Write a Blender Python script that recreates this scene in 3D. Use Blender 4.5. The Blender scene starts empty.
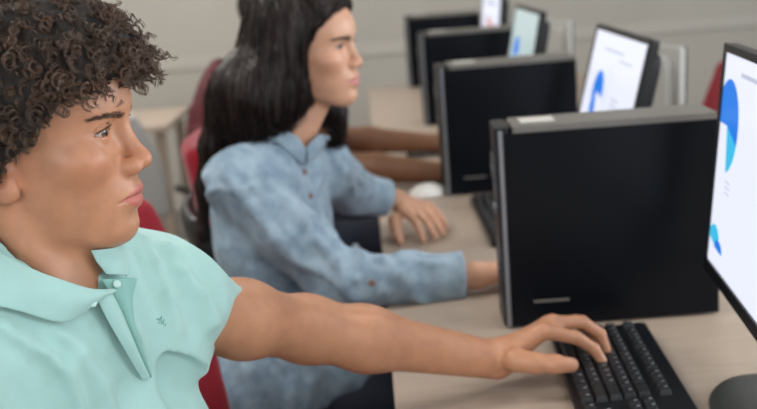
import bpy, bmesh, math, random
import numpy as np
from mathutils import Vector, Matrix
PI = math.pi
rng = np.random.default_rng(7)
random.seed(7)
scene = bpy.context.scene
COL = scene.collection

# ------------------------------------------------------------------ camera
F_PX, PITCH, ROLL, YAW = 1102.6, .2195, -.0765, .0017
CAM = np.array([0.0, 0.0, 1.3543])
IW, IH = 757, 409
_fw = np.array([math.sin(YAW)*math.cos(PITCH), math.cos(YAW)*math.cos(PITCH), -math.sin(PITCH)])
_rt = np.array([math.cos(YAW), -math.sin(YAW), 0.0])
_up = np.cross(_rt, _fw)
_R = math.cos(ROLL)*_rt + math.sin(ROLL)*_up
_U = -math.sin(ROLL)*_rt + math.cos(ROLL)*_up
def ray(px, py): return _fw + _R*(px-IW/2)/F_PX - _U*(py-IH/2)/F_PX
def at(px, py, Y):
    d = ray(px, py); return CAM + d*(Y/d[1])
def atz(px, py, z):
    d = ray(px, py); return CAM + d*((z-CAM[2])/d[2])

# ------------------------------------------------------------------ object helpers
def raw_mesh(name, V, Q, smooth=True):
    """fast quad mesh"""
    me = bpy.data.meshes.new(name)
    V = np.asarray(V, np.float32); Q = np.asarray(Q, np.int32)
    me.vertices.add(len(V)); me.vertices.foreach_set('co', V.ravel())
    n = Q.shape[1]
    me.loops.add(Q.size); me.loops.foreach_set('vertex_index', Q.ravel())
    me.polygons.add(len(Q))
    me.polygons.foreach_set('loop_start', np.arange(0, Q.size, n, dtype=np.int32))
    me.polygons.foreach_set('use_smooth', np.full(len(Q), smooth, bool))
    me.update(calc_edges=True); me.validate()
    return me
def link(name, me, m, parent=None, loc=(0, 0, 0)):
    o = bpy.data.objects.new(name, me)
    COL.objects.link(o); o.location = loc
    if m is not None:
        for mm in (m if isinstance(m, (list, tuple)) else [m]): me.materials.append(mm)
    if parent is not None: o.parent = parent
    return o
def empty(name, loc=(0, 0, 0), rz=0.0):
    o = bpy.data.objects.new(name, None); COL.objects.link(o)
    o.empty_display_size = .1
    o.location = loc; o.rotation_euler = (0, 0, rz); return o
def tag(o, label=None, cat=None, group=None, kind=None):
    if label: o['label'] = label
    if cat: o['category'] = cat
    if group: o['group'] = group
    if kind: o['kind'] = kind
    return o
def copy_tree(o, parent=None):
    c = o.copy(); COL.objects.link(c); c.parent = parent
    for ch in list(o.children): copy_tree(ch, c)
    return c
def bm_obj(name, bm, m, parent=None, loc=(0, 0, 0), smooth=False, bev=0.0, seg=2, rot=None):
    me = bpy.data.meshes.new(name)
    bmesh.ops.recalc_face_normals(bm, faces=bm.faces)
    bm.to_mesh(me); bm.free()
    o = link(name, me, m, parent, loc)
    if rot is not None: o.rotation_euler = rot
    if smooth:
        for p in me.polygons: p.use_smooth = True
    if bev:
        md = o.modifiers.new('bev', 'BEVEL'); md.width = bev; md.segments = seg; md.limit_method = 'ANGLE'
        for p in me.polygons: p.use_smooth = True
        md.harden_normals = True
    return o
def add_box(bm, c, s, rz=0.0, M=None):
    r = bmesh.ops.create_cube(bm, size=1.0)
    T = Matrix.Translation(c) @ Matrix.Rotation(rz, 4, 'Z') @ Matrix.Diagonal((*s, 1))
    if M is not None: T = M @ T
    bmesh.ops.transform(bm, matrix=T, verts=r['verts'])
    return r['verts']
def box(name, c, s, m, parent=None, bev=0.0, loc=(0, 0, 0), rot=None, rz=0):
    bm = bmesh.new(); add_box(bm, c, s, rz)
    return bm_obj(name, bm, m, parent, loc, bev=bev, rot=rot)
def tube(bm, pts, r, n=10, cap=True):
    pts = [Vector(p) for p in pts]
    rr = r if isinstance(r, (list, tuple)) else [r]*len(pts)
    rings = []; prev = None
    for i, p in enumerate(pts):
        t = (pts[min(i+1, len(pts)-1)]-pts[max(i-1, 0)]).normalized()
        if prev is None:
            a = t.orthogonal().normalized()
        else:
            a = (prev - t*prev.dot(t)).normalized()
        prev = a; b = t.cross(a)
        rings.append([bm.verts.new(p+(a*math.cos(2*PI*k/n)+b*math.sin(2*PI*k/n))*rr[i]) for k in range(n)])
    for i in range(len(rings)-1):
        for k in range(n):
            bm.faces.new((rings[i][k], rings[i][(k+1) % n], rings[i+1][(k+1) % n], rings[i+1][k]))
    if cap:
        bm.faces.new(rings[0][::-1]); bm.faces.new(rings[-1])
def lathe(bm, prof, n=32, M=None):
    rings = []
    for r, z in prof:
        rings.append([bm.verts.new((r*math.cos(2*PI*k/n), r*math.sin(2*PI*k/n), z)) for k in range(n)])
    for i in range(len(rings)-1):
        for k in range(n):
            bm.faces.new((rings[i][k], rings[i][(k+1) % n], rings[i+1][(k+1) % n], rings[i+1][k]))
    bm.faces.new(rings[0][::-1]); bm.faces.new(rings[-1])
    if M is not None: bmesh.ops.transform(bm, matrix=M, verts=[v for r in rings for v in r])
def rounded_slab(bm, w, h, t, rad, M=None, n=6, cx=0, cy=0):
    """rounded rectangle w x h in the xy plane, thickness t along z from 0"""
    pts = []
    for sx, sy, a0 in ((1, 1, 0), (-1, 1, PI/2), (-1, -1, PI), (1, -1, 3*PI/2)):
        for k in range(n+1):
            a = a0 + PI/2*k/n
            pts.append((cx+sx*(w/2-rad)+rad*math.cos(a), cy+sy*(h/2-rad)+rad*math.sin(a)))
    lo = [bm.verts.new((x, y, 0)) for x, y in pts]; hi = [bm.verts.new((x, y, t)) for x, y in pts]
    bm.faces.new(lo[::-1]); bm.faces.new(hi)
    for k in range(len(pts)):
        j = (k+1) % len(pts); bm.faces.new((lo[k], lo[j], hi[j], hi[k]))
    if M is not None: bmesh.ops.transform(bm, matrix=M, verts=lo+hi)

# ------------------------------------------------------------------ materials
def mat(name, col, rough=.5, metal=0.0, var=0.0, vscale=20, bump=0.0, bscale=200, sss=0.0, sssr=(1, .35, .2),
        emis=None, estr=0.0, spec=.5, stretch=None, sheen=0.0, coat=0.0, col2=None, vcol=None, detail=3, aniso=0.0):
    m = bpy.data.materials.new(name); m.use_nodes = True
    nt = m.node_tree; N = nt.nodes; L = nt.links
    b = N['Principled BSDF']
    b.inputs['Base Color'].default_value = (*col, 1)
    b.inputs['Roughness'].default_value = rough; b.inputs['Metallic'].default_value = metal
    b.inputs['Specular IOR Level'].default_value = spec
    if sheen: b.inputs['Sheen Weight'].default_value = sheen
    if coat: b.inputs['Coat Weight'].default_value = coat; b.inputs['Coat Roughness'].default_value = .25
    if aniso: b.inputs['Anisotropic'].default_value = aniso
    if sss:
        b.inputs['Subsurface Weight'].default_value = sss
        b.inputs['Subsurface Radius'].default_value = sssr
        b.inputs['Subsurface Scale'].default_value = .006
    if emis is not None:
        b.inputs['Emission Color'].default_value = (*emis, 1); b.inputs['Emission Strength'].default_value = estr
    if var or bump:
        tc = N.new('ShaderNodeTexCoord'); mp = N.new('ShaderNodeMapping')
        L.new(tc.outputs['Object'], mp.inputs[0])
        if stretch: mp.inputs['Scale'].default_value = stretch
    if var:
        n1 = N.new('ShaderNodeTexNoise'); n1.inputs['Scale'].default_value = vscale; n1.inputs['Detail'].default_value = detail
        L.new(mp.outputs[0], n1.inputs['Vector'])
        cr = N.new('ShaderNodeMix'); cr.data_type = 'RGBA'
        c2 = col2 if col2 else tuple(c*(1-var) for c in col)
        cr.inputs['A'].default_value = (*col, 1); cr.inputs['B'].default_value = (*c2, 1)
        rp = N.new('ShaderNodeMapRange'); rp.inputs[1].default_value = .35; rp.inputs[2].default_value = .65
        L.new(n1.outputs['Fac'], rp.inputs[0]); L.new(rp.outputs[0], cr.inputs['Factor'])
        out = cr.outputs['Result']
        if vcol:
            at_ = N.new('ShaderNodeVertexColor'); at_.layer_name = vcol
            mx = N.new('ShaderNodeMix'); mx.data_type = 'RGBA'; mx.blend_type = 'MULTIPLY'; mx.inputs['Factor'].default_value = 1
            L.new(out, mx.inputs['A']); L.new(at_.outputs['Color'], mx.inputs['B']); out = mx.outputs['Result']
        L.new(out, b.inputs['Base Color'])
    if bump:
        n2 = N.new('ShaderNodeTexNoise'); n2.inputs['Scale'].default_value = bscale; n2.inputs['Detail'].default_value = 2
        L.new(mp.outputs[0], n2.inputs['Vector'])
        bp = N.new('ShaderNodeBump'); bp.inputs['Strength'].default_value = bump; bp.inputs['Distance'].default_value = .001
        L.new(n2.outputs['Fac'], bp.inputs['Height']); L.new(bp.outputs[0], b.inputs['Normal'])
    return m

# ------------------------------------------------------------------ implicit surface toolkit
def sstep(a, b, x):
    t = np.clip((x-a)/(b-a), 0, 1); return t*t*(3-2*t)
def smin(a, b, k):
    h = np.maximum(k-np.abs(a-b), 0)/k
    return np.minimum(a, b)-h*h*k*.25
def smax(a, b, k): return -smin(-a, -b, k)
def cone(P, a, b, ra, rb):
    a = np.asarray(a, float); b = np.asarray(b, float)
    ab = b-a; t = np.clip(((P-a)@ab)/(ab@ab), 0, 1)
    return np.linalg.norm(P-a-t[:, None]*ab, axis=1)-(ra+(rb-ra)*t)
def chain(P, pts, rs, k=.01):
    d = None
    for i in range(len(pts)-1):
        c = cone(P, pts[i], pts[i+1], rs[i], rs[i+1])
        d = c if d is None else smin(d, c, k)
    return d
def ell(P, c, r, A=None):
    Q = P-np.asarray(c, float)
    if A is not None: Q = Q@A            # columns of A are the local axes
    r = np.asarray(r, float)
    k0 = np.linalg.norm(Q/r, axis=1); k1 = np.linalg.norm(Q/(r*r), axis=1)+1e-9
    return k0*(k0-1)/k1
def _h(ix, iy, iz, s):
    n = (ix*374761393+iy*668265263+iz*1274126177+s*974711) & 0x7fffffff
    n = ((n ^ (n >> 13))*1103515245) & 0x7fffffff
    return ((n ^ (n >> 16)) & 0xffff)/65535.0
def vnoise(P, fr, s=0):
    Q = P*fr; i = np.floor(Q).astype(np.int64); f = Q-i; f = f*f*(3-2*f)
    r = 0
    for dx in (0, 1):
        for dy in (0, 1):
            for dz in (0, 1):
                w = (f[:, 0] if dx else 1-f[:, 0])*(f[:, 1] if dy else 1-f[:, 1])*(f[:, 2] if dz else 1-f[:, 2])
                r = r+w*_h(i[:, 0]+dx, i[:, 1]+dy, i[:, 2]+dz, s)
    return r*2-1
def surf(fn, lo, hi, h, slack=2.0, smooth=1):
    lo = np.asarray(lo, float); hi = np.asarray(hi, float); B = 8
    nb = np.ceil((hi-lo)/(h*B)).astype(int); n = nb*B+1
    g = [lo[i]+h*B*(np.arange(nb[i])+.5) for i in range(3)]
    C = np.stack(np.meshgrid(*g, indexing='ij'), -1).reshape(-1, 3)
    fc = fn(C); F = np.empty(n, np.float32)
    fr = fc.reshape(nb)
    F[:-1, :-1, :-1] = np.repeat(np.repeat(np.repeat(fr, B, 0), B, 1), B, 2)
    F[-1] = F[-2]; F[:, -1] = F[:, -2]; F[:, :, -1] = F[:, :, -2]
    act = np.argwhere(np.abs(fr) < B*h*.87*slack)
    k = np.arange(B+1); off = np.stack(np.meshgrid(k, k, k, indexing='ij'), -1).reshape(-1, 3)
    for s in range(0, len(act), 512):
        a = act[s:s+512]
        idx = (a[:, None, :]*B+off[None]).reshape(-1, 3)
        v = fn(lo+idx*h)
        F[idx[:, 0], idx[:, 1], idx[:, 2]] = v
    S = F < 0
    c = np.zeros(np.array(n)-1, np.int8)
    for dx in (0, 1):
        for dy in (0, 1):
            for dz in (0, 1):
                c += S[dx:n[0]-1+dx, dy:n[1]-1+dy, dz:n[2]-1+dz]
    cells = np.argwhere((c > 0) & (c < 8))
    vid = -np.ones(c.shape, np.int64); vid[cells[:, 0], cells[:, 1], cells[:, 2]] = np.arange(len(cells))
    acc = np.zeros((len(cells), 3)); cnt = np.zeros(len(cells))
    for ax in range(3):
        o1, o2 = [a for a in range(3) if a != ax]
        for p in (0, 1):
            for q in (0, 1):
                A = cells.copy(); A[:, o1] += p; A[:, o2] += q
                Bc = A.copy(); Bc[:, ax] += 1
                fa = F[A[:, 0], A[:, 1], A[:, 2]]; fb = F[Bc[:, 0], Bc[:, 1], Bc[:, 2]]
                m = (fa < 0) != (fb < 0)
                t = np.where(m, fa/np.where(m, fa-fb, 1), 0)
                pos = A.astype(float); pos[:, ax] += t
                acc[m] += pos[m]; cnt[m] += 1
    V = lo+acc/cnt[:, None]*h
    quads = []
    for ax in range(3):
        o1, o2 = [(1, 2), (2, 0), (0, 1)][ax]
        sl = [slice(1, n[i]-1) for i in range(3)]; sl[ax] = slice(0, n[ax]-1)
        sl2 = list(sl); sl2[ax] = slice(1, n[ax])
        sa = S[tuple(sl)]; sb = S[tuple(sl2)]
        e = np.argwhere(sa != sb)
        flip = sa[e[:, 0], e[:, 1], e[:, 2]]
        e = e+1; e[:, ax] -= 1
        def cid(d1, d2):
            z = e.copy(); z[:, o1] += d1; z[:, o2] += d2
            return vid[z[:, 0], z[:, 1], z[:, 2]]
        q = np.stack([cid(-1, -1), cid(0, -1), cid(0, 0), cid(-1, 0)], 1)
        q[~flip] = q[~flip][:, ::-1]
        quads.append(q)
    Q = np.concatenate(quads); Q = Q[(Q >= 0).all(1)]
    for _ in range(smooth):
        ia = np.concatenate([Q[:, 0], Q[:, 1], Q[:, 2], Q[:, 3]]*2)
        ib = np.concatenate([Q[:, 1], Q[:, 2], Q[:, 3], Q[:, 0], Q[:, 3], Q[:, 0], Q[:, 1], Q[:, 2]])
        cn = np.bincount(ia, minlength=len(V)).astype(float)
        acc = np.stack([np.bincount(ia, weights=V[ib, k], minlength=len(V)) for k in range(3)], 1)
        V = V*.5+.5*acc/np.maximum(cn, 1)[:, None]
    return V, Q
def merge(*vq):
    Vs, Qs, o = [], [], 0
    for V, Q in vq:
        Vs.append(V); Qs.append(Q+o); o += len(V)
    return np.concatenate(Vs), np.concatenate(Qs)
def tubes(P, r, n=4):
    """P: S x T x 3 paths, r: S x T radii -> one mesh of tubes"""
    S, T, _ = P.shape
    t = np.gradient(P, axis=1); t /= np.linalg.norm(t, axis=2, keepdims=True)+1e-9
    ref = np.tile(rng.normal(size=(S, 1, 3)), (1, T, 1))
    a = np.cross(t, ref); a /= np.linalg.norm(a, axis=2, keepdims=True)+1e-9
    b = np.cross(t, a)
    ang = 2*PI*np.arange(n)/n
    V = P[:, :, None]+r[:, :, None, None]*(a[:, :, None]*np.cos(ang)[:, None]+b[:, :, None]*np.sin(ang)[:, None])
    I = np.arange(S*T*n).reshape(S, T, n)
    A = I[:, :-1]; B = I[:, 1:]
    Q = np.stack([A, np.roll(A, -1, 2), np.roll(B, -1, 2), B], -1).reshape(-1, 4)
    return V.reshape(-1, 3), Q
def grid_quads(nu, nv, closed_v=False):
    I = np.arange(nu*nv).reshape(nu, nv)
    if closed_v: A, B = I[:-1], I[1:]; return np.stack([A, np.roll(A, -1, 1), np.roll(B, -1, 1), B], -1).reshape(-1, 4)
    return np.stack([I[:-1, :-1], I[:-1, 1:], I[1:, 1:], I[1:, :-1]], -1).reshape(-1, 4)
def march(fn, px, py, off=0.0, t0=.6, t1=4.5):
    """points where the pixel rays meet the surface fn = off"""
    D = np.array([ray(a, b) for a, b in zip(px, py)]); D /= np.linalg.norm(D, axis=1, keepdims=True)
    t = np.full(len(D), t0)
    for _ in range(90):
        d = fn(CAM+D*t[:, None])-off
        t = np.minimum(t+d*.8, t1)
    return CAM+D*t[:, None]
# ------------------------------------------------------------------ heads
def rotz(a): return np.array([[math.cos(a), -math.sin(a), 0], [math.sin(a), math.cos(a), 0], [0, 0, 1]])
def roty(a): return np.array([[math.cos(a), 0, math.sin(a)], [0, 1, 0], [-math.sin(a), 0, math.cos(a)]])
def interp(x, xs, ys):
    # smooth (Catmull-Rom like) interpolation
    xs = np.array(xs, float); ys = np.array(ys, float)
    m = np.gradient(ys, xs); i = np.clip(np.searchsorted(xs, x)-1, 0, len(xs)-2)
    x = np.clip(x, xs[0], xs[-1]); h = xs[i+1]-xs[i]; t = (x-xs[i])/h
    return ((2*t**3-3*t**2+1)*ys[i]+(t**3-2*t**2+t)*h*m[i]+(-2*t**3+3*t**2)*ys[i+1]+(t**3-t**2)*h*m[i+1])
EYE = (.0765, .0325, .0120)
class Head:
    """x forward, y left, z up, origin midway between the ears; scale s"""
    def __init__(self, O, yaw, pitch=0, roll=0, s=1.0, **k):
        self.O = np.asarray(O, float); self.A = rotz(yaw)@roty(-pitch); self.s = s
        self.k = dict(nose=1.0, brow=1.0, lip=1.0, wide=1.0, jaw=1.0, lids=.0047, chin=0.0); self.k.update(k)
    def loc(self, P): return ((P-self.O)@self.A)/self.s
    def world(self, p): return self.O+self.s*(self.A@np.asarray(p, float).T).T
    def section(self, L):
        k = self.k
        x, y, z = L[:, 0], np.abs(L[:, 1]), L[:, 2]
        B = interp(z, [-.115, -.107, -.10, -.09, -.078, -.06, -.035, -.01, .012, .03, .05, .07, .10],
                   [.062, .076, .087, .0935, .0945, .0935, .0935, .0915, .0895, .096, .097, .094, .075])+k['chin']*sstep(-.05, -.09, z)
        w = k['wide']*interp(z, [-.115, -.107, -.10, -.09, -.075, -.055, -.035, -.01, .012, .035, .06, .10],
                   [.024, .034, .041, .047, .053, .0595, .0645, .068, .0695, .0705, .071, .05])
        cx = interp(z, [-.115, -.09, -.06, -.03, 0, .05], [.042, .034, .026, .02, .012, .01])
        bk = interp(z, [-.115, -.09, -.07, -.05, -.02, .05], [.025, .030, .034, .036, .04, .05])
        dx = x-cx; a = np.where(dx > 0, B-cx, bk); p = 2.25
        u = np.abs(dx)/a+1e-6; v = y/w+1e-6
        n = (u**p+v**p)**(1/p)
        g = n**(1-p)*np.sqrt((u**(p-1)/a)**2+(v**(p-1)/w)**2)
        d = (n-1)/g
        # underside of the jaw
        pl = -(z+.1085) + .50*np.maximum(.072-x, 0)
        d = smax(d, pl*.92, .014)
        d = smax(d, (-.1100+1.0*(x-.0785)-z)*.70, .014)
        return smax(d, z-.07, .03)
    def __call__(self, P):
        k = self.k; L = self.loc(P); ay = np.abs(L[:, 1]); M = np.stack([L[:, 0], ay, L[:, 2]], 1)
        d = smin(self.section(L), ell(L, (.006, 0, .046), (.094, .0745*k['wide'], .084)), .02)
        d = smin(d, cone(M, (.0885, .008, .031), (.076, .043, .034), .0075*k['brow'], .006*k['brow']), .012)
        d = smin(d, ell(M, (.062, .046, -.013), (.022, .019, .016)), .022)
        d = smax(d, -ell(M, (.099, .0325, .010), (.013, .0165, .0115)), .012)
        d = smax(d, -ell(M, (.098, .0165, .010), (.008, .007, .012)), .012)
        # muzzle, chin
        d = smin(d, ell(L, (.0755, 0, -.053), (.026, .029, .026)), .014)
        d = smin(d, ell(L, (.0790+k['chin'], 0, -.088), (.0155, .019, .0140)), .016)
        d = smax(d, -ell(L, (.107+k['chin'], 0, -.0755), (.0105, .026, .0045)), .008)
        # nose
        q = k['nose']
        nx = lambda v: .093+(v-.093)*q
        d = smin(d, cone(L, (.089, 0, .022), (nx(.1045), 0, -.014), .0058, .0075), .011)
        d = smin(d, ell(L, (nx(.1080), 0, -.0215), (.0103, .0105, .0096)), .007)
        d = smin(d, ell(M, (nx(.0988), .0138*(.5+.5*q), -.0265), (.0128, .0080, .0090)), .0055)
        d = smax(d, -ell(M, (nx(.1035), .0088, -.0345), (.0068, .0044, .0052)), .003)
        d = smax(d, -cone(L, (.107, 0, -.036), (.1065, 0, -.044), .0022, .0022), .004)
        # lips
        l = k['lip']; lx = .0008
        up = chain(M, [(.0985+lx, 0, -.0510), (.0975+lx, .006, -.0498), (.0940, .0150, -.0530), (.0880, .0265, -.0568)], [.0050*l, .0053*l, .0042*l, .0016], .003)
        lw = chain(M, [(.0968+lx, 0, -.0623), (.0950, .009, -.0618), (.0925, .0165, -.0600), (.0878, .0260, -.0574)], [.0062*l, .0058*l, .0042*l, .0016], .003)
        d = smin(d, up, .0045); d = smin(d, lw, .0045)
        gr = chain(M, [(.1045, 0, -.0563), (.1000, .012, -.0560), (.0945, .0225, -.0568), (.0885, .0300, -.0585)], [.0012, .0011, .0011, .0008], .002)
        d = smax(d, -gr, .003)
        # eyelids
        E = np.array(EYE); r = np.linalg.norm(M-E, axis=1)
        d = smin(d, r-.01335, .006)
        fold = np.abs(np.linalg.norm((M-E)[:, [0, 2]], axis=1)-.0)  # unused radius in the sagittal plane
        ey = M[:, 1]-E[1]; ez = M[:, 2]-E[2]+.03*ey+.0004
        hw = .0150
        c = 1-(ey/hw)**2
        hgt = np.where(ez > 0, k['lids']*1.0, k['lids']*.82)*np.clip(c, 0, 1)**.8
        slit = np.maximum(np.maximum(np.abs(ez)-hgt, .0117-r), E[0]+.0005-L[:, 0])
        slit = np.maximum(slit, np.abs(ey)-hw)
        d = np.maximum(d, -slit)
        # lid crease
        cz = ez-(k['lids']+.0032)*np.clip(1-(ey/.018)**2, 0, 1)**.6
        cr = np.maximum(np.maximum(np.abs(cz)-.0007, np.abs(ey)-.015), np.abs(r-.0142)-.0008)
        d = smax(d, -cr, .0022)
        # ear
        ca, sa = math.cos(.25), math.sin(.25)
        Q = M-np.array([-.010, .0735, -.008]); Q = np.stack([Q[:, 0]*ca+Q[:, 2]*sa, Q[:, 1], -Q[:, 0]*sa+Q[:, 2]*ca], 1)
        Q[:, 1] = Q[:, 1]+.25*Q[:, 0]
        er = ell(Q, (0, 0, 0), (.0175, .0065, .030))
        er = smin(er, ell(Q, (.004, 0, -.026), (.0095, .0055, .0095)), .006)
        er = smax(er, -ell(Q, (.003, .0065, .002), (.0095, .0062, .018)), .004)
        er = smin(er, ell(Q, (.0125, .001, -.004), (.004, .005, .007)), .004)
        return smin(d, er, .006)*self.s*.9
    def tint(self, P):
        """pigment of lips, cheeks, nose, ears; multiplied with the skin colour"""
        L = self.loc(P); M = np.stack([L[:, 0], np.abs(L[:, 1]), L[:, 2]], 1)
        c = np.ones((len(P), 4))
        up = chain(M, [(.0995, 0, -.0515), (.0985, .006, -.0503), (.0950, .0150, -.0535), (.0890, .0255, -.0568)], [.0044, .0048, .0038, .0012], .002)
        lw = chain(M, [(.0978, 0, -.0615), (.0960, .009, -.0612), (.0935, .0165, -.0594), (.0885, .0250, -.0574)], [.0058, .0052, .0038, .0012], .002)
        t = sstep(.0022, .0004, np.minimum(up, lw))*(L[:, 0] > .07)
        c[:, 1] *= 1-.44*t; c[:, 2] *= 1-.22*t; c[:, 0] *= 1-.12*t
        for ctr, rad, a in (((.07, .045, -.018), .028, .10), ((.112, 0, -.022), .014, .14), ((-.004, .078, -.01), .026, .16)):
            q = a*np.exp(-(np.linalg.norm(M-ctr, axis=1)/rad)**2)
            c[:, 1] *= 1-q; c[:, 2] *= 1-q*1.1
        # moist pink inner rim of the lids
        E = np.array(EYE); r = np.linalg.norm(M-E, axis=1)
        t = sstep(.0131, .0124, r)*(M[:, 0] > .08)
        c[:, 1] *= 1-.3*t; c[:, 2] *= 1-.3*t; c[:, 0] *= 1-.15*t
        return c
def paint(me, V, fn, layer='tint'):
    a = me.color_attributes.new(layer, 'FLOAT_COLOR', 'POINT')
    a.data.foreach_set('color', fn(V).astype(np.float32).ravel())
def hand(P, W, palm, fingers, thumb, k=.006, s=1.0):
    """W wrist, palm: [knuckle points index..pinky], fingers: list of [MCP, PIP, DIP, TIP]; thumb: [CMC, MCP, IP, TIP]"""
    W = np.asarray(W, float)
    d = None
    for i, f in enumerate(fingers):
        f = [np.asarray(q, float) for q in f]
        base = W+(f[0]-W)*.12+(np.mean([np.asarray(g[0]) for g in fingers], 0)-W)*.0
        pm = cone(P, base, f[0], .0185*s, (.0125 if i < 3 else .0112)*s)
        d = pm if d is None else smin(d, pm, .014)
    for i, f in enumerate(fingers):
        w = [.0092, .0094, .0090, .0080][i]*s
        fg = chain(P, f, [w*1.18, w*1.04, w*.93, w*.80], .003)
        d = smin(d, fg, .0065)
    w = .0122*s
    d = smin(d, chain(P, thumb, [w*1.45, w*1.15, w*1.05, w*.85], .006), .010)
    return d
def eyeball(H, side, m, parent, loc, gaze=0.0):
    E = H.world((EYE[0], side*EYE[1], EYE[2]))
    bm = bmesh.new(); bmesh.ops.create_uvsphere(bm, u_segments=32, v_segments=24, radius=.0120*H.s)
    o = bm_obj('eye', bm, m, parent, smooth=True)
    R = Matrix([list(r) for r in H.A])
    o.location = Vector(E)-Vector(loc)
    o.rotation_euler = (R @ Matrix.Rotation(gaze, 3, 'Z')).to_euler()
    return o
def eye_mat(name, iris):
    m = bpy.data.materials.new(name); m.use_nodes = True; N = m.node_tree.nodes; L = m.node_tree.links
    b = N['Principled BSDF']; b.inputs['Roughness'].default_value = .12
    tc = N.new('ShaderNodeTexCoord'); nm = N.new('ShaderNodeVectorMath'); nm.operation = 'NORMALIZE'
    dt = N.new('ShaderNodeVectorMath'); dt.operation = 'DOT_PRODUCT'; dt.inputs[1].default_value = (1, 0, 0)
    L.new(tc.outputs['Object'], nm.inputs[0]); L.new(nm.outputs[0], dt.inputs[0])
    cr = N.new('ShaderNodeValToRGB'); e = cr.color_ramp; e.interpolation = 'EASE'
    e.elements[0].position = .80; e.elements[0].color = (.42, .36, .34, 1)
    e.elements[1].position = 1.0; e.elements[1].color = (.004, .003, .003, 1)
    for p, c in ((.862, (.50, .44, .42, 1)), (.876, tuple(x*.35 for x in iris)+(1,)), (.92, iris+(1,)), (.972, tuple(x*.7 for x in iris)+(1,)), (.979, (.004, .003, .003, 1))):
        q = e.elements.new(p); q.color = c
    L.new(dt.outputs['Value'], cr.inputs[0]); L.new(cr.outputs[0], b.inputs['Base Color'])
    return m
def brow_and_lash(H, fn, m, parent, loc, dens=1.0, thick=1.0):
    """eyebrow and upper lash hairs on both sides as thin tapered strands"""
    for side in (-1, 1):
        n = int(420*dens); u = rng.random(n)
        # eyebrow line from nose side to temple
        Y = .012+.045*u; Z = .0240+.0045*np.sin(u*PI*.62)-.0015*u**3+rng.normal(0, .0021, n)*(1-.6*u)
        X = .110-.02*u
        D = np.array([-1, -.2*side, 0.]); 
        T = 5; P = np.zeros((n, T, 3))
        pt = np.stack([X, side*Y, Z], 1)
        W = H.world(pt); dirw = H.A@np.array([-1., -side*.25, 0.]); dirw /= np.linalg.norm(dirw)
        for _ in range(60): W = W+dirw*np.clip(fn(W)-.0002, -.003, .003)[:, None]
        g = H.A@np.array([-.35, side*.8, .35]); out = -dirw
        ln = .0075*(1-.25*u)
        for j in range(T):
            t = j/(T-1)
            lift = (.0010*t)
            P[:, j] = W+g*(ln*t)[:, None]+out*lift+(H.A@np.array([0, 0, -.0016]))*t*t
        # keep the strands on the skin
        for j in range(T):
            f = fn(P[:, j]); P[:, j] += out*np.clip(.0005-f, 0, .01)[:, None]-out*np.clip(f-.0012, 0, .01)[:, None]
        r = np.tile(np.linspace(1, .3, T)*.00024*thick, (n, 1))
        V, Q = tubes(P, r, 3); link('eyebrow', raw_mesh('eyebrow', V-loc, Q), m, parent)
        n = 70; u = np.linspace(-1, 1, n); E = np.array(EYE)
        ey = u*.0125; hz = H.k['lids']*np.clip(1-(ey/.0138)**2, 0, 1)**.8-.03*ey-.0004
        rr = .0127; X = E[0]+np.sqrt(np.maximum(rr**2-ey**2-hz**2, 0))
        W = np.stack([X, side*(E[1]+ey), E[2]+hz], 1)
        P = np.zeros((n, T, 3))
        for j in range(T):
            t = j/(T-1)
            P[:, j] = H.world(W+np.stack([.0045*t*np.ones(n), side*u*.0035*t, (-.0012*t+.0042*t*t)*np.ones(n)], 1))
        r = np.tile(np.linspace(1, .25, T)*.00040*thick, (n, 1))
        V, Q = tubes(P, r, 3); link('eyelashes', raw_mesh('eyelashes', V-loc, Q), m, parent)
# ------------------------------------------------------------------ person materials
M_skin_boy = mat('skin_tan', (.50, .245, .14), rough=.40, var=.12, vscale=60, bump=.12, bscale=900, sss=.25, vcol='tint', spec=.4)
M_skin_girl = mat('skin_warm', (.56, .31, .20), rough=.42, var=.08, vscale=50, bump=.05, bscale=900, sss=.25, vcol='tint', spec=.45)
M_skin_dark = mat('skin_brown', (.20, .085, .040), rough=.5, var=.1, vscale=40, vcol='tint')
M_hair_boy = mat('curly_hair', (.050, .029, .018), rough=.33, var=.5, vscale=35, col2=(.125, .072, .045), spec=.5)
M_hair_base = mat('hair_base', (.012, .008, .006), rough=.8, bump=.6, bscale=260)
M_hair_girl = mat('straight_hair', (.0055, .0035, .0035), rough=.42, var=.6, vscale=30, col2=(.022, .010, .008), stretch=(6, 6, .5), spec=.3)
M_brow = mat('brow_hair', (.03, .016, .010), rough=.6)
M_brow_boy = mat('brow_hair_brown', (.075, .038, .022), rough=.6)
M_polo = mat('mint_cotton', (.37, .60, .57), rough=.85, var=.05, vscale=30, bump=.5, bscale=1500, sheen=.25, spec=.2)
M_shade_thread = mat('mint_cotton_inside', (.24, .46, .42), rough=.9, bump=.4, bscale=1500, spec=.2)  # polo cotton darkened for shade inside the open placket; also emblem thread
M_button = mat('pearl_button', (.42, .62, .58), rough=.3)
M_denim = mat('pale_denim', (.20, .285, .37), rough=.85, var=.18, vscale=40, col2=(.31, .41, .49), bump=.5, bscale=900, sheen=.2, spec=.2, detail=6)
M_navy = mat('navy_trousers', (.012, .018, .035), rough=.85, bump=.3, bscale=800)
M_burg = mat('burgundy_cotton', (.10, .012, .018), rough=.85, bump=.3, bscale=800)
M_eye_boy = eye_mat('brown_eye', (.16, .065, .022))
M_eye_girl = eye_mat('dark_eye', (.05, .022, .012))
Z3 = np.array([0, 0, 1.0])
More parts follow.
